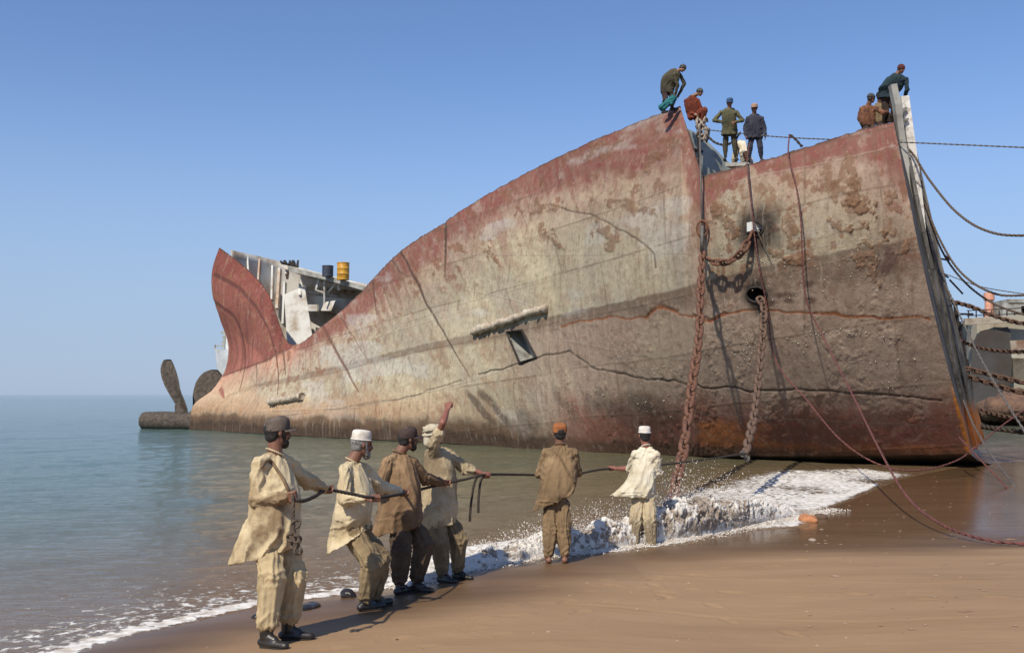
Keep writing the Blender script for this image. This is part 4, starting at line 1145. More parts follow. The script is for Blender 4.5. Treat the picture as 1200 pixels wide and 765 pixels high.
def hat_parts(kind, c, F, U, S, mat, par, mat2=None, sc=1.0):
    mb = MB(); c = np.array(c)
    if kind == 'kufi':
        prof = [(.095, -.012), (.0935, .03), (.092, .06), (.084, .076), (.06, .084), (.02, .087)]
        cc = c + U * .055 - F * .012; V = []
        for r_, z_ in prof:
            for k in range(28):
                a_ = 2 * math.pi * k / 28
                V.append(cc + U * z_ + (S * math.cos(a_) * r_ * .90 + F * math.sin(a_) * r_ * 1.06))
        V.append(cc + U * .087); m_ = len(prof)
        mb.add(np.array(V), grid_faces(m_, 28, True), [[m_ * 28, (m_ - 1) * 28 + k, (m_ - 1) * 28 + (k + 1) % 28] for k in range(28)])
        mb.tube([cc + U * -.01 + (S * math.cos(a_) * .087 + F * math.sin(a_) * .102) for a_ in np.linspace(0, 2 * math.pi, 25)[:-1]], .007, 6, closed=True)
    elif kind in ('cap', 'peaked'):
        cc = c + U * .035 - F * .006; V = []
        prof = [(1.0, -.02), (1.02, .005), (1.0, .035), (.94, .062), (.80, .081), (.5, .092), (.12, .095)]
        for r_, z_ in prof:
            for k in range(28):
                a_ = 2 * math.pi * k / 28; j_ = 1 + .03 * vnoise(np.array([k * .8]), np.array([z_ * 50]), s=3)[0]
                V.append(cc + U * (z_ + .012 * math.sin(a_)) + (S * math.cos(a_) * .090 * r_ * j_ + F * math.sin(a_) * .108 * r_ * j_))
        V.append(cc + U * .096); m_ = len(prof)
        mb.add(np.array(V), grid_faces(m_, 28, True), [[m_ * 28, (m_ - 1) * 28 + k, (m_ - 1) * 28 + (k + 1) % 28] for k in range(28)])
    elif kind == 'beanie':
        mb.ellip(c + U * .045 - F * .012, S * .088, F * .107, U * .085, 22)
        mb.tube([c + U * .028 - F * .006 + (S * math.cos(a_) * .088 + F * math.sin(a_) * .105) for a_ in np.linspace(0, 2 * math.pi, 25)[:-1]], .014, 8, closed=True)
    elif kind == 'wrap':
        mb.ellip(c + U * .05 - F * .01, S * .090, F * .108, U * .082, 20)
        for k in range(4):
            pts = []
            for a_ in np.linspace(0, 2 * math.pi, 22)[:-1]:
                pts.append(c + U * (.020 + k * .02 + .022 * math.sin(a_ * 1 + k * 1.9)) - F * .008 + (S * math.cos(a_) * (.090 - k * .004) + F * math.sin(a_) * (.108 - k * .005)))
            mb.tube(pts, .017, 8, closed=True)
        mb.capsule(c - F * .09 + U * .02, c - F * .10 - U * .10, .03, .022, (S, 1.0), 10)
        mb.capsule(c - F * .05 + U * .01, c - F * .06 - U * .09, .065, .06, None, 14)
    o = mb.obj('cap' if kind != 'wrap' else 'head_wrap', mat, par, smooth='auto')
    if kind == 'cap':
        mb = MB(); V = []; nn_ = 17
        for lay in (0, 1):
            for rr in range(5):
                for k in range(nn_):
                    a_ = math.radians(-72 + 144 * k / (nn_ - 1)); ext = .078 * max(math.cos(a_ * 1.1), 0) ** .6 * rr / 4
                    V.append(cc + U * (-.006 - lay * .004 + .012 - .25 * ext - .03 * math.sin(a_) ** 2) + S * math.sin(a_) * (.089 + ext * .5) + F * math.cos(a_) * (.104 + ext))
        F1 = grid_faces(5, nn_); k = 5 * nn_
        edge = [[4 * nn_ + i, 4 * nn_ + i + 1, k + 4 * nn_ + i + 1, k + 4 * nn_ + i] for i in range(nn_ - 1)]
        mb.add(np.array(V), np.vstack([F1, F1[:, ::-1] + k, edge])); br = mb.obj('brim', mat2 or mat, o, smooth=True)
        pass
    return o

class Person: pass
def person(sp):
    s_ = sp.get('s', 1.0); q = Person(); d0 = sp['d']
    pel = P(*sp['pelvis'], d0)
    nk = lift(pel, *sp['neck'][:2], .50 * s_, sp['neck'][2])
    hd = lift(nk, *sp['head'][:2], .195 * s_, sp['head'][2])
    J = {'pel': pel, 'nk': nk, 'hd': hd}; lf = sp.get('lf', .35)
    for sd_ in 'LR':
        J['sh' + sd_] = lift(nk, *sp['sh' + sd_][:2], .185 * s_, sp['sh' + sd_][2])
        J['el' + sd_] = lift(J['sh' + sd_], *sp['el' + sd_][:2], .29 * s_, sp['el' + sd_][2])
        J['gr' + sd_] = lift(J['el' + sd_], *sp['gr' + sd_][:2], .335 * s_, sp['gr' + sd_][2])
        J['wr' + sd_] = J['el' + sd_].lerp(J['gr' + sd_], .75)
        J['hp' + sd_] = lift(pel, *sp['hp' + sd_][:2], .10 * s_, sp['hp' + sd_][2])
        J['kn' + sd_] = lift(J['hp' + sd_], *sp['kn' + sd_][:2], .425 * s_, sp['kn' + sd_][2] * lf)
        J['an' + sd_] = lift(J['kn' + sd_], *sp['an' + sd_][:2], .41 * s_, sp['an' + sd_][2] * lf)
        J['to' + sd_] = lift(J['an' + sd_], *sp['to' + sd_][:2], .19 * s_, sp['to' + sd_][2])
    if sp.get('ground') is not None:      # set the whole figure on the ground under its feet
        zz = [sp['ground'](J['an' + k].x, J['an' + k].y) for k in 'LR']
        for k, z0 in zip('LR', zz):
            dz = z0 + .085 - J['an' + k].z
            J['an' + k].z += dz * .9; J['to' + k] = Vector((J['to' + k].x, J['to' + k].y, z0 + .028)); J['kn' + k].z += dz * .35
    q.J = J; q.mb = MB(); vox = sp.get('vox', .006)
    Fh, Uh, Sh = head_frame(sp['face'], up=sp.get('up', (0, 0, 1)))
    c = np.array(hd); k_ = s_ * sp.get('hs', 1.0)
    mb = q.mb
    mb.ellip(c + (Uh * .03 - Fh * .01) * k_, Sh * .076 * k_, Fh * .097 * k_, Uh * .090 * k_, 20)
    mb.ellip(c + (-Uh * .045 + Fh * .022) * k_, Sh * .060 * k_, Fh * .066 * k_, Uh * .074 * k_, 18)
    mb.capsule(c + (-Uh * .092 + Fh * .055 - Sh * .012) * k_, c + (-Uh * .092 + Fh * .055 + Sh * .012) * k_, .024 * k_, .024 * k_)
    mb.capsule(c + (Uh * .012 + Fh * .084) * k_, c + (-Uh * .032 + Fh * .104) * k_, .009 * k_, .0155 * k_, None, 10)
    mb.capsule(c + (Uh * .028 + Fh * .079 - Sh * .034) * k_, c + (Uh * .028 + Fh * .079 + Sh * .034) * k_, .014 * k_, .014 * k_, None, 10)
    for e_ in (-1, 1):
        mb.ellip(c + (-Uh * .005 - Fh * .002 + Sh * .077 * e_) * k_, Fh * .018 * k_, Sh * .010 * k_, Uh * .031 * k_, 12)
        mb.ellip(c + (-Uh * .032 + Fh * .060 + Sh * .036 * e_) * k_, Fh * .028 * k_, Sh * .024 * k_, Uh * .024 * k_, 12)
    mb.capsule(c + (-Uh * .062 + Fh * .082 - Sh * .018) * k_, c + (-Uh * .062 + Fh * .082 + Sh * .018) * k_, .0105 * k_, .0105 * k_, None, 10)
    mb.capsule(np.array(nk) - Uh * .01, c - Uh * .04 * k_ - Fh * .015 * k_, .062 * k_, .056 * k_)
    chest = nk.lerp(pel, .28); waist = nk.lerp(pel, .68)
    mb.capsule(chest, waist, .095 * s_, .085 * s_); mb.capsule(waist, pel, .085 * s_, .09 * s_)
    for sd_ in 'LR':
        sh, el, wr, gr, hp, kn, an, to = (J[n_ + sd_] for n_ in ('sh', 'el', 'wr', 'gr', 'hp', 'kn', 'an', 'to'))
        k_ = s_; shd = sh - Vector((0, 0, .022)); mb.capsule(nk.lerp(pel, .10), shd, .040 * k_, .038 * k_); mb.capsule(chest, shd, .07 * k_, .036 * k_)
        mb.capsule(shd, el, .040 * k_, .038 * k_); mb.capsule(el, el.lerp(wr, .35), .040 * k_, .040 * k_); mb.capsule(el.lerp(wr, .3), wr, .041 * k_, .026 * k_)
        mb.capsule(hp, kn, .070 * k_, .056 * k_); mb.capsule(kn, kn.lerp(an, .35), .054 * k_, .057 * k_); mb.capsule(kn.lerp(an, .3), an, .058 * k_, .036 * k_)
        g = sp.get('hand' + sd_, 'grip')
        if g == 'grip': grip(mb, wr, gr, sp.get('rd' + sd_, sp.get('rd', (1, .5, 0))), sp.get('flip' + sd_, 1))
        elif g == 'open': openhand(mb, wr, np.array(gr - wr), np.array(sp.get('pn' + sd_, (0, 1, 0))), 1.0)
        heel = an + (an - to).normalized() * .035; heel.z = to.z + .01
        if not sp.get('shoes'):
            mb.capsule(heel, to, .038, .024, None, 12); mb.capsule(an, an.lerp(to, .5) - Vector((0, 0, .01)), .038, .032)
            dd_ = np.array(to - heel); dd_[2] = 0; dd_ /= np.linalg.norm(dd_); sdv = np.cross([0, 0, 1.], dd_)
            for i in range(5):
                a_ = np.array(to) + sdv * (i - 2) * .017; mb.capsule(a_ - dd_ * .03, a_ + dd_ * (.035 - .006 * abs(i - 1)), .011, .009, None, 8)
    me = remesh(mb, vox, 'person', sp.get('skin', M_SKIN), 2)
    base = Vector(((J['anL'].x + J['anR'].x) / 2, (J['anL'].y + J['anR'].y) / 2, min(J['toL'].z, J['toR'].z) - .028))
    me.transform(Matrix.Translation(-base)); me.polygons.foreach_set('use_smooth', np.full(len(me.polygons), True))
    ob = link('person', me, None, sp['label'], 'person', sp['group']); ob.location = base
    bpy.context.view_layer.update()
    q.ob = ob
    def child(name, me_, par=None):
        o = link(name, me_, par or ob); o.matrix_parent_inverse = Matrix.Translation(-base); return o
    q.child = child
    # eyes, hair, beard
    k_ = s_ * sp.get('hs', 1.0)
    for e_ in (-1, 1):
        e = MB(); e.ellip(c + (Uh * .004 + Fh * .081 + Sh * .031 * e_) * k_, Fh * .008 * k_, Sh * .013 * k_, Uh * .008 * k_, 10)
        e.obj('eye', M_EYE, ob, smooth=True)
    hm = sp.get('hairmat', M_HAIR)
    h = MB(); h.ellip(c + (Uh * .022 - Fh * .022) * k_, Sh * .081 * k_, Fh * .092 * k_, Uh * .088 * k_, 18); h.ellip(c + (-Uh * .035 - Fh * .045) * k_, Sh * .068 * k_, Fh * .055 * k_, Uh * .055 * k_, 14)
    for e_ in (-1, 1): h.capsule(c + (Uh * .02 + Fh * .022 + Sh * .072 * e_) * k_, c + (-Uh * .03 + Fh * .028 + Sh * .068 * e_) * k_, .014 * k_, .010 * k_, None, 8)
    mh = remesh(h, .008, 'hair', hm, 1); V, N = getv(mh); setv(mh, V + N * (.004 * fbm(V[:, 0] * 60, V[:, 1] * 60, V[:, 2] * 40, o=2, s=4))[:, None]); child('hair', mh)
    if sp.get('beard'):
        bd = MB(); L_ = sp['beard']
        bd.ellip(c + (-Uh * (.088 + L_ * .4) + Fh * .062) * k_, Sh * .046 * k_, Fh * .038 * k_, Uh * (.034 + L_) * k_, 14)
        for e_ in (-1, 1):
            bd.capsule(c + (-Uh * .02 + Fh * .03 + Sh * .066 * e_) * k_, c + (-Uh * .088 + Fh * .05 + Sh * .036 * e_) * k_, .013 * k_, .022 * k_, None, 8)
        bd.capsule(c + (-Uh * .050 + Fh * .092 - Sh * .024) * k_, c + (-Uh * .050 + Fh * .092 + Sh * .024) * k_, .008, .008, None, 8)
        mbd = remesh(bd, .006, 'beard', sp.get('beardmat', hm), 1); V, N = getv(mbd); setv(mbd, V + N * (.005 * fbm(V[:, 0] * 70, V[:, 1] * 70, V[:, 2] * 40, o=2, s=5))[:, None]); child('beard', mbd)
    if sp.get('hat'): hat_parts(sp['hat'], c + (Uh * sp.get('hatup', 0)), Fh * k_ * .95, Uh * k_ * .95, Sh * k_ * .97, sp['hatmat'], ob, sp.get('brimmat'))
    # trousers
    tv = sp.get('tvox', .0095); w = sp.get('tw', 1.0); tb = MB(); bones = []
    tb.ellip(pel + Vector((0, 0, -.02)), np.array([.135, 0, 0]), np.array([0, .115, 0]), np.array([0, 0, .13]), 18)
    for sd_ in 'LR':
        hp, kn, an = (J[n_ + sd_] for n_ in ('hp', 'kn', 'an'))
        end = an + (kn - an).normalized() * sp.get('cuff', .03)
        tb.capsule(hp, kn, .085, .090 * w); sag = Vector((0, 0, -.08))
        m1 = hp.lerp(kn, .65); tb.capsule(hp + sag, m1 + Vector((0, .01, 0)), .082, .098 * w)
        c1_ = kn.lerp(end, .45); tb.capsule(kn, c1_, .092 * w, .082 * w); tb.capsule(c1_, end, .082 * w, sp.get('cuffr', .054) * w)
        bones += [(hp, kn, 6, 5, .018), (kn, end, 6, 8, .017)]
    mt = remesh(tb, tv, 'trousers', sp['tmat'], 1); wrinkle(mt, bones, seed=sp.get('seed', 0)); q.trousers = child('trousers', mt)
    # shirt
    sb_ = MB(); rows = []
    dk_ = sp['shirt']; nR = len(dk_)
    for i, r_ in enumerate(dk_):
        xL, yL, xR, yR, hd_, t_ = r_[:6]
        if i == 1: q_ = .11 * (xR - xL); xL += q_; xR -= q_; hd_ *= .88
        y_ = nk.y + (pel.y - nk.y) * t_; 
        rows.append((P(xL, yL, y_), P(xR, yR, y_), hd_, r_[6] if len(r_) > 6 else 0))
    loft_cloth(sb_, rows, fold=sp.get('fold', .028), fk=sp.get('fk', 9), seed=sp.get('seed', 0) + 31, f0=sp.get('f0', .3), inner=sp.get('inner', 6), folddir=sp.get('fd', 0))
    bones = [(nk, pel, 7, 5, .013), (pel, pel + (pel - nk).normalized() * .5, 11, 2, .012)]
    for sd_ in 'LR':
        sh, el, wr = (J[n_ + sd_] for n_ in ('sh', 'el', 'wr')); sl = sp.get('sleeve' + sd_, 1.0); sw = sp.get('sw', 1.0)
        sh = sh - Vector((0, 0, .012)); sb_.capsule(nk.lerp(pel, .04), sh, .054, .050 * sw); sb_.capsule(nk.lerp(pel, .3), sh, .10, .050 * sw)
        if sl <= .5:
            e_ = sh.lerp(el, sl * 2); sb_.capsule(sh, e_, .060 * sw, .068 * sw)
            bones += [(sh, e_, 3, 16, .010)]
        else:
            e_ = el.lerp(wr, (sl - .5) * 2); sb_.capsule(sh, el, .052 * sw, .060 * sw); sb_.capsule(el, e_, .064 * sw, .046 * sw)
            sb_.capsule(sh.lerp(el, .3) - Vector((0, 0, .012)), el - Vector((0, 0, .015)), .062 * sw, .060 * sw)
            bones += [(sh, el, 3, 18, .015), (el, e_, 3, 26, .013)]
    ms = remesh(sb_, sp.get('svox', .0095), 'shirt', sp['smat'], 1); wrinkle(ms, bones, seed=sp.get('seed', 0) + 50)
    q.shirt = child(sp.get('shirtname', 'shirt'), ms)
    # collar
    if sp.get('collar', True):
        cb = MB(); pts = []; ax_ = (hd - nk).normalized(); cN = np.array(nk) + np.array(ax_) * .016
        for a_ in np.linspace(math.radians(28), math.radians(332), 18):
            pts.append(cN + (Fh * math.cos(a_) * .068 + Sh * math.sin(a_) * .066) - Uh * .030 * math.cos(a_))
        cb.tube(pts, .009, 8); 
        for e_ in (0, -1):
            cb.capsule(pts[e_], np.array(pts[e_]) + Fh * .012 - Uh * .055 + Sh * (.03 if e_ == 0 else -.03), .014, .007, (Fh, .45), 8)
        mc = remesh(cb, .007, 'collar', sp['smat'], 1); child('collar', mc)
    # shoes
    if sp.get('shoes'):
        for sd_ in 'LR':
            an, to, kn = J['an' + sd_], J['to' + sd_], J['kn' + sd_]
            z0 = to.z - .028; dd_ = (to - an); dd_.z = 0; dd_.normalize(); heel = Vector((an.x, an.y, z0 + .04)) - dd_ * .035; tip = Vector((an.x, an.y, z0 + .034)) + dd_ * .185
            b_ = MB(); b_.capsule(heel, heel.lerp(tip, .5), .040, .044, ((0, 0, 1), .9), 14); b_.capsule(heel.lerp(tip, .45), tip, .046, .034, ((0, 0, 1), .85), 14)
            b_.capsule(an + Vector((0, 0, -.01)), an.lerp(to, .45) - Vector((0, 0, .0)), .045, .034)
            if sp['shoes'] == 'boots': b_.capsule(an, an + (kn - an).normalized() * .11, .050, .062)
            mm = remesh(b_, .008, 'shoe', sp.get('shoemat', M_SHOE), 2)
            so = child('shoe' if sp['shoes'] != 'boots' else 'boot', mm)
            sl_ = MB(); V = []; sdv = dd_.cross(Vector((0, 0, 1)))
            outl = [(-.045, .0), (-.035, .033), (.04, .036), (.12, .046), (.19, .036), (.222, 0), (.19, -.036), (.12, -.046), (.04, -.036), (-.035, -.033)]
            for z_ in (.000, .018): V += [tuple(Vector((an.x, an.y, z0 + z_)) + dd_ * u + sdv * v) for u, v in outl]
            K = len(outl); V += [tuple(Vector((an.x, an.y, z0)) + dd_ * .08), tuple(Vector((an.x, an.y, z0 + .018)) + dd_ * .08)]
            sl_.add(V, [[i, (i + 1) % K, K + (i + 1) % K, K + i] for i in range(K)], [[2 * K, (i + 1) % K, i] for i in range(K)] + [[2 * K + 1, K + i, K + (i + 1) % K] for i in range(K)])
            o_ = sl_.obj('sole', M_DARK, so)
    if sp.get('dbg'):
        for sd_ in 'LR': print(sp['label'][:20], sd_, 'ank z', round(J['an' + sd_].z, 2), 'arm', [round((J[a_ + sd_] - J[b_ + sd_]).length, 2) for a_, b_ in (('sh', 'el'), ('el', 'gr'), ('hp', 'kn'), ('kn', 'an'))], 'd', [round(J[a_ + sd_].y - d0, 2) for a_ in ('sh', 'el', 'gr', 'kn', 'an')])
    return q
def surf_pt(objs, px, py, out=.006):
    "where the line of sight meets the garment, nudged outward"
    best = None; o0 = Vector((0, 0, CAM_H)); r = ray(px, py).normalized()
    for o in objs:
        inv = (Matrix.Translation(-o.parent.location)).inverted() if o.parent else o.matrix_world
        bv = getattr(surf_pt, 'c', {}); 
        key = o.name
        if key not in bv:
            V = [v.co for v in o.data.vertices]; bv[key] = BVHTree.FromPolygons(V, [tuple(p.vertices) for p in o.data.polygons]); surf_pt.c = bv
        h_ = bv[key].ray_cast(o0, r)
        if h_[0] is not None and (best is None or h_[3] < best[1]): best = (h_[0] + h_[1] * out, h_[3])
    return best[0] if best else None

GH = 'labourers hauling the rope on the beach'
def gsand(x, y): return float(sand_z(np.array([x]), np.array([y]))[0])
C_CREAM = cloth('cream_cotton', (.60, .51, .34), (.36, .27, .15), None, 2.6)
C_KHAKI = cloth('yellowed_khaki_cotton', (.46, .36, .21), (.27, .20, .11), None, 3.2)
C_PALE = cloth('pale_beige_cotton', (.56, .46, .29), (.34, .255, .145), (.22, .155, .09), 2.2)
C_DKHK = cloth('damp_khaki_cotton', (.26, .195, .11), (.14, .10, .058), None, 3)
C_BROWN = cloth('brown_cotton', (.235, .150, .082), (.10, .062, .036), (.30, .20, .115), 2.4)
C_DBRN = cloth('wet_brown_cotton', (.105, .072, .046), (.05, .034, .024), None, 3)
C_SAND = cloth('sand_cotton', (.50, .41, .26), (.22, .165, .10), (.16, .12, .075), 2.0)
C_TAN = cloth('tan_brown_cotton', (.23, .155, .085), (.125, .082, .045), (.30, .21, .12), 2.6)
C_WHITE = cloth('offwhite_cotton', (.66, .61, .48), (.45, .38, .25), None, 2.8)
C_WHWET = cloth('offwhite_soaked_cotton', (.50, .42, .28), (.30, .22, .13), None, 2.8, wetz=.35)
H_FELT = cloth('grey_brown_felt', (.145, .115, .095), (.07, .055, .045), None, 9)
H_KUFI = cloth('white_knit', (.70, .66, .60), (.52, .47, .40), None, 12)
H_DARK = cloth('dark_brown_felt', (.065, .045, .040), (.035, .025, .022), None, 9)
H_PALE = cloth('pale_wrap_cotton', (.55, .50, .38), (.34, .29, .20), None, 8)
H_ORNG = cloth('orange_cotton', (.34, .125, .042), (.17, .06, .025), None, 9)
RD = (.80, .55, -.03)
MEN = []
# 1: nearest man
p1 = person(dict(d=8.0, ground=gsand, pelvis=(317, 612), neck=(322, 532, 0), head=(325, 506, 0), face=(.84, .54, -.02),
    shR=(303, 541, -1), elR=(301, 585, -1), grR=(343, 582, -1), shL=(338, 540, 1), elL=(361, 563, 1), grL=(384, 574, 1),
    hpR=(311, 617, -1), knR=(319, 672, -1), anR=(312, 732, 1), toR=(334, 742, -1), hpL=(324, 617, 1), knL=(345, 673, -1), anL=(337, 727, 1), toL=(364, 735, -1),
    handR='grip', handL='grip', rdR=(.15, .1, -1), rd=RD, flipR=-1, shirt=[(311, 531, 331, 534, .06, 0), (298, 546, 345, 548, .15, .05, .0), (297, 570, 350, 574, .20, .3), (293, 600, 352, 598, .235, .7), (283, 625, 351, 618, .26, 1), (276, 645, 349, 632, .26, 1), (273, 659, 348, 641, .255, 1)],
    smat=C_PALE, tmat=C_KHAKI, shoes='boots', cuff=.10, cuffr=.074, tw=1.12, hat='cap', hatmat=H_FELT, beard=.01, seed=1, group=GH, vox=.0055,
    label='nearest man in grey-brown cap, pale beige tunic and black boots, holding the rope end', fold=.034, fk=10))
# 2: old man in white cap
p2 = person(dict(d=9.5, ground=gsand, pelvis=(420, 617), neck=(412, 542, 1), head=(424, 520, 0), face=(.90, .42, -.10), up=(.12, 0, 1),
    shR=(404, 549, -1), elR=(404, 584, -1), grR=(440, 583, -1), shL=(427, 548, 1), elL=(446, 570, 1), grL=(474, 578, 1),
    hpR=(414, 620, -1), knR=(437, 660, -1), anR=(427, 698, 1), toR=(447, 705, 1), hpL=(420, 619, 1), knL=(445, 653, -1), anL=(439, 691, 1), toL=(456, 697, 1),
    rd=RD, shirt=[(406, 541, 423, 543, .06, 0), (397, 554, 432, 553, .15, .05), (395, 580, 437, 576, .20, .35), (391, 605, 436, 600, .235, .8), (387, 630, 434, 613, .165, 1), (385, 648, 433, 619, .255, 1)],
    smat=C_CREAM, tmat=C_DKHK, shoes='shoes', tw=1.1, hat='kufi', hatmat=H_KUFI, beard=.02, hairmat=M_HAIRG, sleeveR=.9, seed=2, group=GH,
    label='grey-bearded man in tall white skullcap and cream tunic, second from the rope end', fold=.030))
# 3: man in brown
p3 = person(dict(d=10.5, ground=gsand, pelvis=(475, 601), neck=(467, 532, 1), head=(478, 514, 0), face=(.88, .46, .0), up=(.08, 0, 1),
    shR=(453, 540, -1), elR=(445, 571, -1), grR=(469, 579, 1), shL=(484, 540, 1), elL=(499, 561, 1), grL=(523, 566, 1),
    hpR=(468, 603, -1), knR=(470, 645, -1), anR=(468, 683, 1), toR=(482, 686, 1), hpL=(478, 603, 1), knL=(497, 640, -1), anL=(487, 683, 1), toL=(506, 687, -1),
    rd=RD, shirt=[(461, 530, 478, 533, .06, 0), (447, 545, 489, 543, .15, .05), (447, 568, 492, 566, .20, .35), (444, 590, 493, 588, .235, .8), (439, 610, 494, 603, .26, 1), (436, 627, 493, 616, .255, 1)],
    smat=C_BROWN, tmat=C_DBRN, shoes='shoes', tw=1.15, sleeveR=.55, sleeveL=.95, hat='cap', hatmat=H_DARK, beard=.008, seed=3, group=GH, cuff=.08, cuffr=.062,
    label='man in brown tunic, dark wet trousers and dark brown cap, pulling the rope', fold=.03))
# 4: arm raised
p4 = person(dict(d=11.3, ground=gsand, pelvis=(512, 593), neck=(511, 524, 1), head=(507, 509, 0), face=(.78, .62, .05),
    shR=(508, 520, -1), elR=(519, 495, -1), grR=(526, 475, 1), shL=(527, 531, 1), elL=(547, 549, 0), grL=(570, 556, 0),
    hpR=(508, 596, -1), knR=(516, 636, -1), anR=(518, 670, 1), toR=(533, 674, -1), hpL=(519, 596, 1), knL=(537, 633, -1), anL=(536, 667, 1), toL=(552, 671, -1),
    rd=RD, rdR=(.8, -.2, .2), sleeveR=.28, sleeveL=.7, shirt=[(502, 521, 520, 524, .06, 0), (494, 533, 532, 534, .15, .05), (495, 556, 534, 554, .20, .35), (492, 580, 535, 576, .235, .8), (490, 602, 536, 596, .26, 1), (492, 620, 534, 612, .255, 1)],
    smat=C_SAND, tmat=C_DKHK, shoes='shoes', tw=1.12, hat='wrap', hatmat=H_PALE, beard=.02, seed=4, group=GH, skin=M_SKIN2,
    label='man with bare right arm raised in a fist, pale cloth wrapped on his head', fold=.026))
# 5: orange cap, back to us
p5 = person(dict(d=12.6, ground=gsand, pelvis=(653, 588), neck=(656, 523, 0), head=(656, 507, 0), face=(-.10, 1, .02),
    shL=(639, 529, -1), elL=(633, 554, 1), grL=(646, 557, 1), shR=(673, 529, -1), elR=(676, 553, 1), grR=(668, 557, 1),
    hpL=(646, 591, 0), knL=(645, 622, -1), anL=(643, 650, 0), toL=(641, 655, 1), hpR=(660, 591, 0), knR=(660, 622, -1), anR=(662, 648, 0), toR=(664, 654, 1),
    rd=(1, .05, .05), shirt=[(648, 522, 665, 522, .06, 0), (636, 533, 676, 533, .11, .05), (634, 552, 677, 552, .15, .35), (632, 572, 676, 566, .165, .8), (628, 588, 674, 572, .19, 1), (624, 600, 673, 577, .18, 1)],
    smat=C_TAN, tmat=C_TAN, shoes=None, tw=1.02, hat='cap', hatmat=H_ORNG, seed=5, group=GH, cuff=.03,
    label='barefoot man in brown tunic and orange cap, back turned, at the surf edge', fold=.024))
# 6: white cap in the surf
p6 = person(dict(d=14.2, ground=lambda x, y: -.10, pelvis=(754, 579), neck=(757, 524, 0), head=(755, 510, 0), face=(-.30, .95, .02),
    shL=(744, 531, -1), elL=(738, 549, 1), grL=(716, 549, 1), shR=(769, 531, -1), elR=(771, 553, 1), grR=(760, 562, 1),
    hpL=(748, 582, 0), knL=(745, 608, -1), anL=(744, 632, 0), toL=(740, 635, 1), hpR=(760, 582, 0), knR=(762, 608, -1), anR=(764, 632, 0), toR=(762, 635, 1),
    rd=(1, .3, .05), sleeveL=.55, shirt=[(750, 524, 764, 524, .06, 0), (741, 535, 770, 535, .11, .05), (739, 550, 769, 550, .15, .35), (733, 564, 768, 564, .165, .8), (723, 575, 767, 576, .19, 1), (716, 580, 766, 583, .18, 1)],
    smat=C_WHITE, tmat=C_WHWET, shoes=None, tw=1.0, hat='kufi', hatmat=H_KUFI, seed=6, group=GH, skin=M_SKIN2,
    label='man in off-white tunic and white skullcap standing in the wave beside hanging chain', fold=.026))
# straps
def strap(q, pts, r, mat, name='shoulder_strap', out=.010):
    w_ = [surf_pt([q.shirt], x, y, out) for x, y in pts]; w_ = [v for v in w_ if v]; w_ = [v for k, v in enumerate(w_) if abs(v.y - sorted(u_.y for u_ in w_)[len(w_) // 2]) < .16]
    if len(w_) < 3: return
    w_ = smooth_poly([np.array(v) for v in w_], 4)
    MB().tube(w_, r, 8).obj(name, mat, q.ob, smooth=True)
M_STRAP = cloth('old_canvas_strap', (.20, .135, .08), (.09, .06, .038), None, 8)
strap(p1, [(306, 548), (309, 542), (314, 539), (320, 543), (325, 551), (330, 560), (335, 570), (339, 578)], .013, M_STRAP)
strap(p5, [(650, 527), (656, 536), (662, 547), (668, 557), (673, 566)], .013, M_STRAP)

# ---- people up on the hull
GD = 'men up on the hull'
U_OLIVE = cloth('olive_cotton', (.12, .115, .065), (.06, .058, .035), None, 2.5)
U_DOLIV = cloth('dark_olive_cotton', (.085, .075, .050), (.045, .040, .028), None, 2.5)
U_BLUE = cloth('dark_blue_cotton', (.050, .052, .070), (.028, .030, .042), None, 2.5)
U_TEAL = cloth('dusty_teal_cotton', (.030, .055, .068), (.020, .034, .042), None, 2.5)
U_RUST = cloth('rust_red_cotton', (.19, .048, .026), (.09, .025, .016), None, 2.5)
U_BLK = cloth('sooty_brown_cotton', (.060, .040, .034), (.030, .022, .020), None, 2.5)
U_TURQ = cloth('turquoise_cotton', (.03, .17, .18), (.02, .10, .11), None, 3)
H_BLUE = cloth('blue_cap_cotton', (.05, .11, .20), (.03, .07, .15), None, 9)
H_SALM = cloth('salmon_cap_cotton', (.42, .26, .19), (.28, .17, .12), None, 9)
H_GREY = cloth('grey_knit', (.09, .10, .10), (.05, .055, .055), None, 9)
H_MARO = cloth('maroon_knit', (.12, .035, .03), (.06, .02, .02), None, 9)
CO = dict(hs=1.12, vox=.011, tvox=.015, svox=.014, group=GD)
dS = 30.6
person(dict(CO, d=dS, pelvis=(855, 152), neck=(855, 128, 0), head=(855, 120, 0), face=(.15, -.95, -.30),
    shR=(845, 131, -1), elR=(837, 141, 1), grR=(849, 144, -1), shL=(863, 131, -1), elL=(870, 141, 1), grL=(860, 144, -1), handR='open', handL='open',
    hpR=(851, 154, 0), knR=(850, 170, -1), anR=(850, 184, 0), toR=(849, 187, -1), hpL=(859, 154, 0), knL=(861, 170, -1), anL=(862, 184, 0), toL=(864, 187, -1),
    shirt=[(850, 127, 860, 127, .06, 0), (844, 131, 864, 131, .11, .05), (846, 142, 863, 142, .12, .4), (846, 152, 864, 152, .14, .9), (845, 159, 864, 159, .14, 1)],
    smat=U_OLIVE, tmat=U_DOLIV, shoes='shoes', tw=.9, hat='cap', hatmat=H_BLUE, seed=11, fold=.012, label='man in olive shirt and blue cap standing with hands on hips on the hull'))
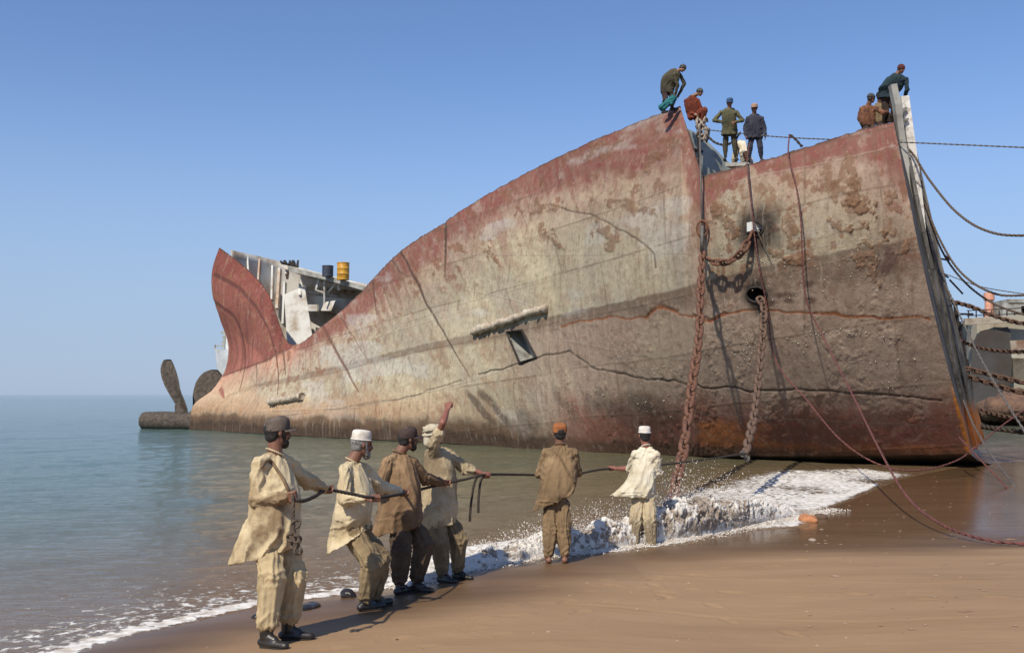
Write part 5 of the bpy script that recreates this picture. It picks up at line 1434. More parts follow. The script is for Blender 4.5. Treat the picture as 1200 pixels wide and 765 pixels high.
person(dict(CO, d=30.0, pelvis=(885, 157), neck=(884, 135, 0), head=(884, 127, 0), face=(-.05, -.98, -.15),
    shR=(876, 138, -1), elR=(873, 150, 1), grR=(874, 161, -1), shL=(893, 138, -1), elL=(896, 150, 1), grL=(897, 162, -1), handR='open', handL='open', pnR=(1, 0, 0), pnL=(-1, 0, 0),
    hpR=(881, 159, 0), knR=(879, 173, -1), anR=(878, 185, 0), toR=(877, 188, -1), hpL=(889, 159, 0), knL=(891, 173, -1), anL=(892, 185, 0), toL=(894, 188, -1),
    shirt=[(879, 134, 889, 134, .06, 0), (875, 138, 894, 138, .11, .05), (876, 149, 893, 149, .12, .4), (875, 158, 894, 158, .14, .9), (875, 163, 894, 163, .14, 1)],
    smat=U_BLUE, tmat=U_BLUE, shoes='shoes', tw=.9, hat='cap', hatmat=H_SALM, seed=12, fold=.012, label='man in dark blue clothes and salmon cap standing on the hull with arms down'))
person(dict(CO, lf=1.0, d=32.8, pelvis=(780, 101), neck=(793, 84, -1), head=(800, 80, -1), face=(.75, -.35, -.65), up=(.5, 0, .8),
    shR=(790, 87, -1), elR=(794, 100, -1), grR=(791, 112, 1), shL=(797, 87, 1), elL=(802, 98, 1), grL=(794, 114, -1), handR='open', handL='open',
    hpR=(778, 103, -1), knR=(780, 117, -1), anR=(777, 128, 1), toR=(781, 131, -1), hpL=(783, 103, 1), knL=(789, 116, -1), anL=(787, 126, 1), toL=(793, 128, -1),
    shirt=[(791, 80, 797, 88, .07, 0), (783, 82, 798, 92, .13, .15), (776, 90, 795, 98, .14, .5), (774, 100, 791, 103, .15, 1), (774, 109, 789, 110, .14, 1)],
    smat=U_DOLIV, tmat=U_BLK, shoes='shoes', tw=1.0, hat='beanie', hatmat=H_GREY, seed=13, fold=.012, collar=False, label='man in dark clothes and grey knit cap bending down at the torn peak'))
mb = MB(); mb.capsule(P(776, 126, 32.4), P(789, 115, 32.5), .12, .10); mb.capsule(P(789, 115, 32.5), P(787, 122, 32.4), .1, .06)
me = remesh(mb, .02, 'cloth', U_TURQ, 1); wrinkle(me, [(P(776, 126, 32.4), P(789, 115, 32.5), 5, 6, .04)]); o = link('cloth_bundle', me, None, 'bunched turquoise cloth at the knees of the bending man in grey cap', 'cloth')
rehome(o, P(780, 128, 32.4))
person(dict(CO, lf=1.0, d=32.6, pelvis=(812, 134), neck=(811, 113, -1), head=(820, 108, -1), face=(.72, -.55, -.35),
    shR=(803, 118, -1), elR=(806, 131, -1), grR=(815, 134, -1), shL=(818, 117, 1), elL=(822, 128, 0), grL=(818, 137, -1), handR='open', handL='grip',
    hpR=(809, 136, -1), knR=(823, 130, -1), anR=(817, 145, 1), toR=(822, 148, -1), hpL=(815, 136, 1), knL=(826, 129, -1), anL=(822, 145, 1), toL=(826, 148, -1),
    shirt=[(808, 112, 816, 113, .07, 0), (803, 117, 820, 118, .11, .1), (803, 125, 820, 126, .13, .5), (805, 134, 821, 135, .14, 1), (806, 139, 820, 140, .12, 1)],
    smat=U_RUST, tmat=U_RUST, shoes='shoes', tw=1.0, hat='beanie', hatmat=H_GREY, seed=14, fold=.012, collar=False, label='man in rust-red clothes squatting at the torn edge beside a knot of rope'))
person(dict(CO, d=32.4, pelvis=(868, 168), neck=(872, 178, -1), head=(876, 184, -1), face=(.4, -.3, -.9), up=(.5, -.6, .3),
    shR=(868, 178, -1), elR=(870, 188, 1), grR=(874, 196, 1), shL=(877, 178, 1), elL=(880, 188, 1), grL=(882, 195, 1), handR='open', handL='open',
    hpR=(864, 170, -1), knR=(861, 185, -1), anR=(860, 197, 1), toR=(862, 199, 1), hpL=(872, 170, 1), knL=(873, 185, -1), anL=(872, 197, 1), toL=(874, 199, 1),
    shirt=[(868, 178, 878, 178, .08, 0), (864, 172, 877, 172, .14, .3), (861, 167, 874, 166, .15, .8), (860, 170, 873, 170, .15, 1)],
    smat=C_WHITE, tmat=C_CREAM, shoes='shoes', tw=1.05, hat=None, seed=15, fold=.012, collar=False, label='man in cream clothes doubled over between the two standing men'))
person(dict(CO, lf=1.0, d=27.9, pelvis=(1017, 147), neck=(1017, 124, 1), head=(1021, 115, 0), face=(.9, .35, -.1),
    shL=(1009, 127, -1), elL=(1007, 139, 1), grL=(1012, 149, 1), shR=(1025, 126, 1), elR=(1035, 132, -1), grR=(1042, 132, 1), handR='open', handL='open',
    hpL=(1013, 148, 0), knL=(1018, 156, -1), anL=(1012, 166, 1), toL=(1017, 168, -1), hpR=(1021, 148, 0), knR=(1028, 156, -1), anR=(1022, 166, 1), toR=(1028, 168, -1),
    shirt=[(1011, 124, 1021, 124, .07, 0), (1008, 127, 1027, 127, .11, .05), (1007, 139, 1026, 139, .12, .5), (1009, 148, 1025, 148, .13, 1)],
    smat=cloth('reddish_brown_dusty_cotton', (.21, .095, .055), (.13, .06, .038), (.06, .035, .03), 5), tmat=U_BLK, shoes='shoes', tw=.95, hat='beanie', hatmat=H_GREY, seed=16, fold=.012, collar=False,
    label='man in reddish-brown shirt sitting with back turned near the bow corner'))
person(dict(CO, d=28.0, pelvis=(1040, 112), neck=(1050, 88, -1), head=(1056, 81, -1), face=(.28, -.85, -.42),
    shR=(1040, 92, -1), elR=(1034, 103, 1), grR=(1046, 108, -1), shL=(1062, 92, 0), elL=(1063, 105, -1), grL=(1060, 115, 1), handR='open', handL='open',
    hpR=(1036, 114, 0), knR=(1038, 131, -1), anR=(1036, 145, 1), toR=(1040, 148, -1), hpL=(1044, 114, 0), knL=(1048, 130, -1), anL=(1046, 145, 1), toL=(1049, 148, -1),
    shirt=[(1046, 86, 1056, 88, .07, 0), (1038, 91, 1064, 92, .13, .05), (1031, 101, 1058, 103, .14, .5), (1030, 108, 1050, 112, .15, 1), (1031, 115, 1049, 117, .14, 1)],
    smat=U_TEAL, tmat=U_BLK, shoes='shoes', tw=1.05, hat='beanie', hatmat=H_MARO, seed=17, fold=.012, collar=False, label='man in dusty teal shirt and maroon cap leaning over the white upright'))
person(dict(CO, lf=1.0, d=28.6, pelvis=(1032, 142), neck=(1031, 122, 1), head=(1031, 113, 0), face=(.6, .7, -.1),
    shL=(1025, 125, -1), elL=(1026, 136, 1), grL=(1034, 140, 1), shR=(1037, 125, 1), elR=(1041, 135, 1), grR=(1044, 140, 1), handR='open', handL='open',
    hpL=(1029, 143, 0), knL=(1034, 152, -1), anL=(1030, 164, 1), toL=(1034, 166, -1), hpR=(1036, 143, 0), knR=(1040, 152, -1), anR=(1037, 164, 1), toR=(1041, 166, -1),
    shirt=[(1026, 121, 1036, 121, .07, 0), (1023, 125, 1040, 125, .11, .05), (1024, 135, 1042, 135, .12, .5), (1026, 144, 1043, 144, .13, 1)],
    smat=C_DKHK, tmat=U_BLK, shoes='shoes', tw=1.0, hat='beanie', hatmat=U_BLK, seed=18, fold=.012, collar=False, label='crouching man mostly hidden between the reddish-shirted man and the one in teal'))
# ------------------------------------------------------------------ ropes and chains
M_ROPE = simple('dark_wet_rope', (.060, .045, .035), (.025, .020, .017), 40, .8, .6, .01)
M_RROPE = simple('red_brown_rope', (.17, .055, .045), (.08, .030, .026), 14, .8, .6, .01)
M_GROPE = simple('grey_steel_cable', (.13, .12, .11), (.06, .05, .045), 20, .6, .5, .01)
M_BROPE = simple('brown_hemp_rope', (.12, .085, .060), (.055, .040, .030), 20, .85, .6, .01)
M_CHAIN = simple('rusted_chain_iron', (.125, .052, .030), (.05, .026, .018), 6, .85, .6, .015, cc=(.175, .09, .055))
M_CHAING = simple('pale_dusty_chain_iron', (.105, .060, .040), (.05, .030, .021), 6, .85, .6, .015, cc=(.15, .10, .07))
def dense(pts, step):
    p = np.array(smooth_poly([np.array(q) for q in pts], 12)); seg = np.linalg.norm(p[1:] - p[:-1], axis=1); a = np.concatenate([[0], np.cumsum(seg)])
    n_ = max(int(a[-1] / step), 2); t = np.linspace(0, a[-1], n_ + 1)
    return np.stack([np.interp(t, a, p[:, k]) for k in range(3)], -1), a[-1]
def rope(name, pts, r, mat, label=None, cat='rope', strands=3, pitch=None, parent=None, group=None, step=None, maxseg=900):
    pitch = pitch or r * 7; p = np.array(smooth_poly([np.array(q) for q in pts], 12)) if len(pts) > 2 else np.array([np.array(q) for q in pts])
    L = np.linalg.norm(p[1:] - p[:-1], axis=1).sum(); step = step or max(pitch / 8, L / maxseg)
    D, L = dense(pts, step) if len(pts) > 2 else (np.linspace(p[0], p[1], max(int(L / step), 2)), L)
    T = np.gradient(D, axis=0); T /= np.linalg.norm(T, axis=1, keepdims=True)
    up = np.array([.03, .2, 1.]); X = np.cross(T, up); X /= np.linalg.norm(X, axis=1, keepdims=True) + 1e-9; Y = np.cross(T, X)
    s_ = np.arange(len(D)) * (L / (len(D) - 1)); mb = MB()
    for k in range(strands):
        a_ = 2 * math.pi * (s_ / pitch + k / strands); q = D + (X * np.cos(a_)[:, None] + Y * np.sin(a_)[:, None]) * r * .5
        mb.tube(list(map(tuple, q)), r * .62, 5)
    o = mb.obj(name, mat, parent, smooth=True) if parent is not None else mb.obj(name, mat, smooth=True, label=label, cat=cat, group=group)
    if parent is None: rehome(o, D[0])
    return o
# hauling rope through the hands
gr = lambda q, k: np.array(q.J['gr' + k])
c2_end = P(873, 531, 20.6)
rope('hauling_rope', [gr(p1, 'R') + [-.02, 0, -.0], gr(p1, 'R') + [.06, .03, -.035], (gr(p1, 'R') + gr(p1, 'L')) / 2 + [.02, 0, -.03], gr(p1, 'L'), (gr(p1, 'L') + gr(p2, 'R')) / 2 + [0, 0, -.0], gr(p2, 'R'), gr(p2, 'L'), gr(p3, 'R'), (gr(p3, 'R') + gr(p3, 'L')) / 2, gr(p3, 'L'), (gr(p3, 'L') + gr(p4, 'L')) / 2, gr(p4, 'L'), P(612, 556, 12.6), gr(p5, 'L'), gr(p5, 'R'), P(697, 551, 13.8), gr(p6, 'L'), P(770, 545, 15.8), P(820, 539, 18), np.array(c2_end)], .0155, M_ROPE, 'dark wet rope pulled taut through the labourers hands to the end of the chain', maxseg=1500)
rope('rope_tail', [gr(p4, 'L') + [-.03, 0, 0], gr(p4, 'L') + [-.12, -.02, -.05], gr(p4, 'L') + [-.17, -.03, -.3], gr(p4, 'L') + [-.185, -.03, -.52]], .014, M_ROPE, 'longer of two dark rope ends dangling from the hand of the man with raised arm', group=None)
rope('rope_tail', [gr(p4, 'L') + [.0, 0, 0], gr(p4, 'L') + [-.06, -.05, -.06], gr(p4, 'L') + [-.085, -.06, -.25], gr(p4, 'L') + [-.09, -.06, -.42]], .014, M_ROPE, 'shorter of two dark rope ends dangling from the hand of the man with raised arm')
# knotted end at the first man
g1 = gr(p1, 'R'); mb = MB()
o = rope('knotted_rope_end', [g1 + [0, -.02, .03], g1 + [.015, -.05, -.06], g1 + [.02, -.05, -.2], g1 + [.035, -.04, -.32]], .013, M_BROPE, 'short brown knotted rope end hanging from the nearest man\'s hand')
for k, (x, y, z) in enumerate([(.04, -.05, -.20), (.0, -.05, -.30), (.05, -.06, -.31), (.03, -.03, -.36), (.06, -.05, -.40)]):
    c_ = g1 + [x, y, z]; pts = [c_ + np.array([.028 * math.cos(a_), .018 * math.sin(2 * a_ + k), .028 * math.sin(a_)]) for a_ in np.linspace(0, 2 * math.pi, 12)[:-1]]
    mb = MB(); mb.tube(pts, .011, 6, closed=True); kn = mb.obj('knot', M_BROPE, o, smooth=True); kn.matrix_parent_inverse = Matrix.Translation(-o.location)

def link_mesh(L, w, r, mat, stud=True, name='link'):
    "one stud link, long axis x"
    mb = MB(); pts = []; hl = L / 2 - r; hw = w / 2 - r
    for k in range(24):
        a_ = 2 * math.pi * k / 24; ca, sa = math.cos(a_), math.sin(a_)
        pts.append((np.sign(ca) * max(hl - hw, 0) * min(1, abs(ca) * 2.2) + hw * ca, hw * sa, 0))
    mb.tube(pts, r, 9, closed=True)
    if stud: mb.tube([(0, -hw, 0), (0, hw, 0)], r * .62, 7)
    V, F_ = mb.arrays(); V = V * (1 + .05 * fbm(V[:, 0] * 9, V[:, 1] * 9, V[:, 2] * 9, o=2, s=4))[:, None]
    return mesh_np(name, V, F_, mat, True)
def chain(label, pts, L, mat, group='heavy rusty anchor chains', w=None, r=None, name='anchor_chain', jit=.25, roll=.6):
    w = w or L * .62; r = r or L * .105; me = link_mesh(L, w, r, mat)
    D, tot = dense(pts, .02); pitch = L - 2 * r - r * .35; n_ = int(tot / pitch)
    seg = np.concatenate([[0], np.cumsum(np.linalg.norm(D[1:] - D[:-1], axis=1))])
    root = empty(name, D[0], label, 'chain', group)
    for k in range(min(n_, 99)):
        a_ = [np.interp(k * pitch, seg, D[:, i]) for i in range(3)]; b_ = [np.interp((k + 1) * pitch, seg, D[:, i]) for i in range(3)]
        a_ = Vector(a_); b_ = Vector(b_); c_ = (a_ + b_) / 2; t = (b_ - a_).normalized()
        u = t.orthogonal().normalized() if abs(t.z) > .9 else t.cross(Vector((0, 0, 1))).normalized()
        ang = roll + (math.pi / 2 if k % 2 else 0) + RS.uniform(-jit, jit)
        y = (Matrix.Rotation(ang, 3, t) @ u); z = t.cross(y)
        o = link('link', me, root)
        M = Matrix((t, y, z)).transposed().to_4x4(); M.translation = c_ - root.location
        o.matrix_local = M
    return root
shk = hull_pt(822, 296, .35)
top1 = [hull_pt(884, 272, .1), P(872, 292, hull_pt(872, 292).y - .45), P(858, 305, hull_pt(858, 305).y - .5), P(841, 308, hull_pt(841, 308).y - .5), P(823, 300, hull_pt(823, 300).y - .4)]
chain('rusty chain looping from the upper hawse pipe to the hanging shackle', top1, .42, M_CHAIN)
chain('long thick rusty chain hanging from the shackle down into the breaking wave', [P(823, 297, hull_pt(823, 300).y - .4), P(821, 340, 27.6), P(819, 395, 25.8), P(811, 450, 23.6), P(802, 520, 21.6), P(788, 586, 19.8)], .47, M_CHAIN)
chain('paler chain hanging from the lower hawse pipe, its end tied to the hauling rope', [hull_pt(890, 348, .05), P(895, 358, hull_pt(895, 358).y - .3), P(893, 400, 27.3), P(888, 450, 25.0), P(882, 495, 22.6), P(876, 520, 21.2), P(873, 533, 20.6)], .42, M_CHAING)
# shackle and thin hanging line above
mb = MB(); mb.tube([P(820, 150, 31.2), P(821, 200, hull_pt(824, 212).y - .25), P(823, 265, hull_pt(823, 265).y - .35)], .03, 6); mb.tube([P(823, 265, hull_pt(823, 265).y - .35), P(822.5, 295, hull_pt(823, 295).y - .4)], .06, 7)
o = mb.obj('hanging_wire', M_GROPE, smooth=True, label='dark wire with a shackle hanging from the torn edge to the looped chain', cat='wire'); rehome(o, P(820, 150, 31.2))
mb = MB(); cpt = P(823, 268, hull_pt(823, 268).y - .36); pts = [cpt + Vector((.16 * math.cos(a_), 0, .24 * math.sin(a_))) for a_ in np.linspace(0, 2 * math.pi, 16)[:-1]]; mb.tube(pts, .035, 7, closed=True)
so = mb.obj('shackle', M_RUST, o, smooth=True)
# knot where the rope meets the chain
mb = MB()
for k in range(4):
    pts = [np.array(c2_end) + np.array([.03 * k - .05 + .045 * math.cos(a_ + k), .04 * math.sin(a_ * 2 + k), .05 * math.sin(a_) - .03 * k + .02 * math.cos(2 * a_ + k * 2)]) for a_ in np.linspace(0, 2 * math.pi, 12)[:-1]]
    mb.tube(pts, .018, 6, closed=True)
o = mb.obj('rope_hitch', M_GROPE, smooth=True, label='frayed grey hitch tying the hauling rope to the pale chain end', cat='knot'); rehome(o, c2_end)

# red rope running from the sheer to the sand
H = lambda x, y, o=.25: tuple(hull_pt(x, y, o))
rope('red_rope', [P(925, 158, 29.2), H(928, 190), H(936, 220), H(943, 262), H(951, 340, .5), P(965, 395, 26.5), P(998, 460, 23.0), P(1030, 525, 19.5), P(1062, 580, 17.0), P(1100, 612, 15.2), P(1150, 631, 14.2), P(1200, 637, 13.9), P(1290, 641, 13.8)], .023, M_RROPE, 'long red rope running from the top of the hull down onto the wet sand', pitch=.28, strands=2)
rope('slack_rope', [P(878, 168, 29.8), H(881, 200), H(886, 240), H(893, 300), H(903, 355), H(918, 410, .6), P(945, 468, 27.0), P(985, 515, 25.4), P(1030, 544, 24.4), P(1075, 551, 24.4), P(1120, 540, 25.2), P(1148, 520, 26), P(1175, 498, 27), P(1215, 470, 28)], .021, M_RROPE, 'thin reddish rope sagging in a curve under the bow', pitch=.3, strands=2)
rope('thin_line', [P(880, 187, 29.4), H(881, 196), H(884, 220), H(889, 262, .2), H(905, 300, .15)], .014, M_BROPE, 'thin brown line hanging from the deck past the upper hawse pipe', strands=2, pitch=.2)
rope('taut_cable', [P(825, 152, 31.5), P(920, 161, 29.3), P(1062, 167, 27.0), P(1200, 173, 25), P(1400, 181, 22)], .020, M_GROPE, 'grey steel cable stretched nearly level across the top of the hull', cat='cable', strands=2, pitch=.3)
rope('short_rope', [P(925, 158, 29.2), P(931, 162, 29.1), P(940, 172, 29.0)], .04, M_ROPE, 'short dark rope bent over the sheer at the head of the red rope', strands=2, pitch=.3)
rope('deck_rope', [P(828, 158, 32), P(838, 167, 31.8), P(851, 170, 31.5), P(861, 164, 31.3), P(868, 155, 31.2)], .04, M_ROPE, 'dark rope drooping behind the olive-shirted man', strands=2, pitch=.3)
mb = MB()
for k in range(8):
    a0 = P(820 + RS.uniform(-2, 6), 145 + RS.uniform(0, 12), 32.3); pts = [a0 + Vector((.15 * math.cos(a_ + k), .1 * math.sin(2 * a_), .22 * math.sin(a_) + .1 * math.cos(3 * a_ + k))) for a_ in np.linspace(0, 2 * math.pi, 14)[:-1]]
    mb.tube(pts, .035, 6, closed=True)
o = mb.obj('rope_tangle', simple('pale_rope', (.36, .31, .25), (.16, .12, .09), 12, .9, .5), smooth=True, label='tangle of pale rope on the torn edge below the squatting man', cat='rope'); rehome(o, P(822, 150, 32.3))
# lines and chains to the right of the bow
rope('mooring_rope', [P(1056, 168, 27.3), P(1070, 181, 27.5), P(1090, 212, 26.8), P(1120, 248, 25.8), P(1155, 270, 24.8), P(1200, 276, 24), P(1300, 268, 22.5)], .032, M_BROPE, 'thick brown rope sagging from the bow corner, highest of those to the right', pitch=.35)
rope('mooring_rope', [P(1080, 228, 28), P(1100, 278, 27.5), P(1125, 318, 27), P(1160, 342, 26), P(1200, 346, 25.5), P(1300, 335, 24)], .030, M_BROPE, 'brown rope curving from the bow face and levelling out above the rusty chains', pitch=.33)
rope('mooring_rope', [P(1082, 235, 28.2), P(1103, 292, 27.7), P(1130, 330, 27), P(1165, 356, 26.3), P(1210, 372, 26)], .028, M_BROPE, 'brown rope running just below its twin into the top rusty chain', pitch=.3)
rope('stay_wire', [P(1105, 320, 30), P(1150, 336, 29), P(1210, 346, 27)], .015, M_GROPE, 'thin grey wire under the sagging ropes right of the bow', cat='wire', strands=2, pitch=.2)
rope('stay_rope', [P(1098, 312, 29), P(1147, 415, 26), P(1200, 504, 23.5), P(1260, 590, 22)], .028, M_GROPE, 'grey rope slanting down across the chains from the bow face, upper of three', strands=2, pitch=.35)
rope('stay_rope', [P(1118, 440, 30), P(1147, 509, 26), P(1200, 582, 22.5), P(1260, 640, 20)], .025, M_GROPE, 'grey rope slanting from below the double chain toward the sand', strands=2, pitch=.35)
rope('stay_rope', [P(1124, 512, 27.0), P(1142, 531, 24.5), P(1200, 591, 21.5), P(1260, 640, 19.5)], .022, M_RROPE, 'thin reddish rope slanting from the foot of the bow to the sand', strands=2, pitch=.3)
rope('fallen_rope', [P(1140, 498, 33), P(1175, 503, 31), P(1230, 510, 29)], .08, M_ROPE, 'thick dark hawser just above the water right of the bow', strands=2, pitch=.6)
M_CHAIND = simple('dark_rusted_chain_iron', (.085, .045, .030), (.035, .022, .016), 6, .85, .6, .015, cc=(.12, .07, .045))
chain('rusty chain reaching right from the bow face, topmost of the four', [P(1112, 352, 33), P(1140, 360, 31.5), P(1170, 372, 30), P(1205, 380, 28.5), P(1260, 384, 27)], .28, M_CHAIND)
chain('rusty chain reaching right, second from the top, thinner', [P(1122, 398, 34), P(1150, 408, 32), P(1185, 412, 30), P(1230, 411, 28)], .25, M_CHAIND)
chain('upper of the two thick rusty chains running side by side at mid height', [P(1116, 428, 31), P(1150, 436, 30), P(1190, 446, 28.5), P(1240, 456, 27)], .32, M_CHAIND)
chain('lower of the two thick rusty chains running side by side at mid height', [P(1116, 436, 31.2), P(1150, 446, 30), P(1190, 458, 28.5), P(1240, 470, 27)], .32, M_CHAIND)
chain('rusty chain reaching right, lowest and nearest the water', [P(1142, 477, 33), P(1165, 485, 31.5), P(1190, 489, 30), P(1230, 487, 28)], .25, M_CHAIND)

# ------------------------------------------------------------------ drums on the wing deck, far ship, hull on the right
def drum(label, px, py, d, h, r_, mat, band=None):
    root = empty('drum', P(px, py, d), label, 'drum', 'drums on the stern deck'); b0 = root.location; mb = MB()
    prof = [(0, 0), (r_, 0), (r_, h * .32), (r_ * 1.04, h * .34), (r_, h * .36), (r_, h * .64), (r_ * 1.04, h * .66), (r_, h * .68), (r_, h), (r_ * .93, h), (r_ * .9, h - .03), (0, h - .03)]
    V = [b0 + Vector((a * math.cos(t), a * math.sin(t), z)) for a, z in prof for t in np.linspace(0, 2 * math.pi, 25)[:-1]]
    mb.add([tuple(v) for v in V], grid_faces(len(prof), 24, True)); mb.obj('drum_body', mat, root, smooth='auto')
    mb = MB(); mb.tube([b0 + Vector((r_ * .97 * math.cos(t), r_ * .97 * math.sin(t), h)) for t in np.linspace(0, 2 * math.pi, 25)[:-1]], .03, 6, closed=True); mb.obj('drum_rim', mat, root, smooth=True)
drum('yellow drum standing on the wing deck at the stern', 402, 328, 58.6, 1.0, .36, simple('yellow_drum_paint', (.62, .33, .03), (.40, .18, .02), 4, .5, .1))
drum('dark blue-grey drum standing on the wing deck beside the yellow one', 384, 324, 59.2, .62, .33, simple('dark_blue_drum_paint', (.045, .055, .08), (.03, .035, .05), 4, .5, .1))

# small white ship beyond the stern
fs = empty('moored_ship', P(262, 463, 320), 'small white ship with lattice mast far off behind the red stern', 'ship'); mb = MB()
D_ = 320.0
def fsp(px, py, dd=0): return P(px, py, D_ + dd)
secs = []
for px, w_, ytop in ((252, .2, 408), (256, 3.5, 409), (264, 6.5, 411), (280, 8, 412), (330, 8, 413), (360, 6, 412)):
    top_ = fsp(px, ytop); bt_ = fsp(px + (6 if px < 260 else 0), 463.2)
    secs.append([(top_.x, top_.y - w_, top_.z), (top_.x, top_.y + w_, top_.z), (bt_.x, bt_.y + w_ * .6, -.5), (bt_.x, bt_.y - w_ * .6, -.5)])
V = np.array(secs).reshape(-1, 3); mb.add(V, np.vstack([grid_faces(6, 4, True), [[0, 1, 2, 3], [20, 21, 22, 23]]]))
mb.obj('ship_body', simple('white_ship_paint', (.62, .64, .66), (.42, .42, .42), .2, .6, 0), fs)
mb = MB()
mb.bar(fsp(262, 409), fsp(266, 368), .6); mb.bar(fsp(270, 409), fsp(266, 368), .6)
for k in range(5): mb.bar(fsp(259 + k * .8, 401 - k * 6), fsp(273 - k * .8, 399 - k * 6), .45)
mb.bar(fsp(259, 390), fsp(275, 390), .5); mb.bar(fsp(252, 405), fsp(262, 405), .4); mb.bar(fsp(252, 409), fsp(252, 404), .4)
mb.obj('lattice_mast', M_GREYST, fs)
mb = MB(); a_ = fsp(280, 412); mb.box(a_ + Vector((4, 0, 4)), 14, 9, 8); mb.box(a_ + Vector((5, 0, 9)), 9, 7, 3); mb.obj('deckhouse', M_WHITEST, fs)
mb = MB()
for k in range(5): mb.box(a_ + Vector((-2 + k * 2.6, -4.55, 5.5)), 1.2, .2, 1.2); 
mb.obj('window_band', M_DARK, fs)

# weathered hull on the right
M_OLDHULL = simple('weathered_green_white_hull', (.34, .30, .235), (.13, .075, .05), .55, .85, .3, .05, cc=(.28, .26, .20), detail=10)
M_OLDSHADE = simple('hull_shadow_tone', (.065, .062, .060), (.05, .038, .03), .5, .8, .3, .05, detail=9)
rs = empty('scrapped_ship', P(1200, 470, 75), 'weathered pale green scrapped ship with dark shadow patch beyond the bow chains', 'ship')
D2 = 75.0; mb = MB(); rows = []
for i, (px, off_) in enumerate(((1132, 4.5), (1136, 2.0), (1145, .8), (1165, .2), (1200, 0), (1280, -1.5), (1420, -3.0))):
    rows.append([tuple(P(px, y_, D2 + off_ + (.8 if y_ > 440 else 0))) for y_ in (378 - i * .8, 398, 420, 445, 499)])
V = np.array(rows).reshape(-1, 3); V2 = V.reshape(7, 5, 3) + np.array([1.5, 11, 0]); VV = np.concatenate([V.reshape(7, 5, 3), V2[:, ::-1]], 1)
Fg = grid_faces(7, 10, True); mb.add(VV.reshape(-1, 3), np.vstack([Fg]), None); mb.add(VV[0], [[0, 1, 8, 9], [1, 2, 7, 8], [2, 3, 6, 7], [3, 4, 5, 6]])
mb.obj('hull_side', M_OLDHULL, rs, smooth=False)
def patch(name, poly, dd, mat, th=.12):
    V = [tuple(P(x, y, D2 + dd)) for x, y in poly]; K = len(V); c_ = np.mean(V, 0); V2 = [tuple(np.array(v) + [0, th, 0]) for v in V]
    mb = MB(); mb.add(V + V2 + [tuple(c_)], [[i, (i + 1) % K, K + (i + 1) % K, K + i] for i in range(K)], [[2 * K, (i + 1) % K, i] for i in range(K)]); return mb.obj(name, mat, rs)
patch('hull_shadow_patch', [(1139, 486), (1139, 402), (1145, 395), (1149, 388), (1156, 386), (1165, 387), (1171, 384), (1181, 383), (1185, 390), (1186, 428), (1183, 450), (1182, 484), (1160, 486)], -.35, M_OLDSHADE)  # dark patch shaped and coloured as a shadow on the hull side
patch('pale_lower_band', [(1184, 399), (1210, 398), (1260, 400), (1260, 418), (1225, 421), (1186, 419)], -3.3, simple('pale_streaked_paint', (.42, .40, .32), (.20, .11, .07), .9, .8, .2, .05), .1)
mb = MB(); mb.bar(P(1130, 377, D2 - .1), P(1200, 373, D2 - 1.0), .35, .5); mb.bar(P(1200, 373, D2 - 1), P(1420, 362, D2 - 4), .35, .5); mb.obj('bulwark_rail', M_OLDHULL, rs)
mb = MB(); a_ = P(1159, 376, D2 + 4); t_ = P(1159, 343, D2 + 4)
mb.tube([a_, a_.lerp(t_, .72), a_.lerp(t_, .74), a_.lerp(t_, .98), t_], [.34, .32, .42, .40, .30], 14); mb.obj('vent_post', simple('pink_orange_paint', (.62, .30, .20), (.42, .2, .14), 2, .6, 0), rs, smooth='auto')
mb = MB()
for (x0, x1, y0, y1) in ((1165, 1192, 356, 374), (1172, 1200, 352, 358), (1186, 1240, 360, 372)):
    c_ = (P(x0, y1, D2 + 4) + P(x1, y0, D2 + 4)) / 2; mb.box(c_, (x1 - x0) / FPX * D2, 2.5, (y1 - y0) / FPX * D2)
mb.obj('deck_machinery', M_GREYST, rs)
mb = MB()
for x_ in range(1135, 1240, 9): mb.bar(P(x_, 376, D2 + 1), P(x_, 364, D2 + 1), .07)
mb.bar(P(1133, 364, D2 + 1), P(1240, 359, D2 + 1), .07); mb.bar(P(1133, 370, D2 + 1), P(1240, 366, D2 + 1), .07); mb.obj('deck_railing', M_DARK, rs)
# rusty bank under that hull
mb = MB(); mb.ellip(P(1200, 480, 68), (3.6, 0, 0), (0, 3, 0), (0, 0, 1.15), 20)
me = remesh(mb, .15, 'rock', simple('rusty_slag', (.17, .095, .06), (.08, .05, .035), 1.2, .9, .8, .1), 1); V, N = getv(me); setv(me, V + N * (.7 * fbm(V[:, 0] * .9, V[:, 1] * .9, V[:, 2] * .9, o=5, s=9, g=.6))[:, None])
o = link('scrap_mound', me, None, 'low rusty mound at the waterline below the scrapped ship', 'mound')
rehome(o, P(1196, 492, 68))

# ------------------------------------------------------------------ stones and litter on the beach
def stone(label, px, py, sx, sy, sz, mat, seed, z=None, cat='stone', group=None, name='stone'):
    p_ = G(px, py, 0.05); z_ = gsand(p_.x, p_.y) if z is None else z; p_ = G(px, py, z_ + .01); mb = MB(); mb.ellip((0, 0, sz * .3), (sx, 0, 0), (0, sy, 0), (0, 0, sz), 18)
    me = remesh(mb, min(sx, sy, sz) / 6, name, mat, 1); V, N = getv(me); k = 1.2 / max(sx, .05)
    setv(me, V + N * (sz * .45 * fbm(V[:, 0] * k + seed, V[:, 1] * k, V[:, 2] * k, o=3, s=seed))[:, None]); o = link(name, me, None, label, cat, group); o.location = (p_.x, p_.y, z_); o.rotation_euler.z = seed * 1.3; return o
M_WSTN = simple('wet_black_stone', (.030, .024, .020), (.015, .012, .010), 6, .25, .5, .01)
stone('flat black wet stone in the swash behind the nearest man', 362, 712, .17, .09, .045, M_WSTN, 1)
stone('small dark stone beside the old man\'s shoes', 408, 698, .09, .07, .06, M_WSTN, 2)
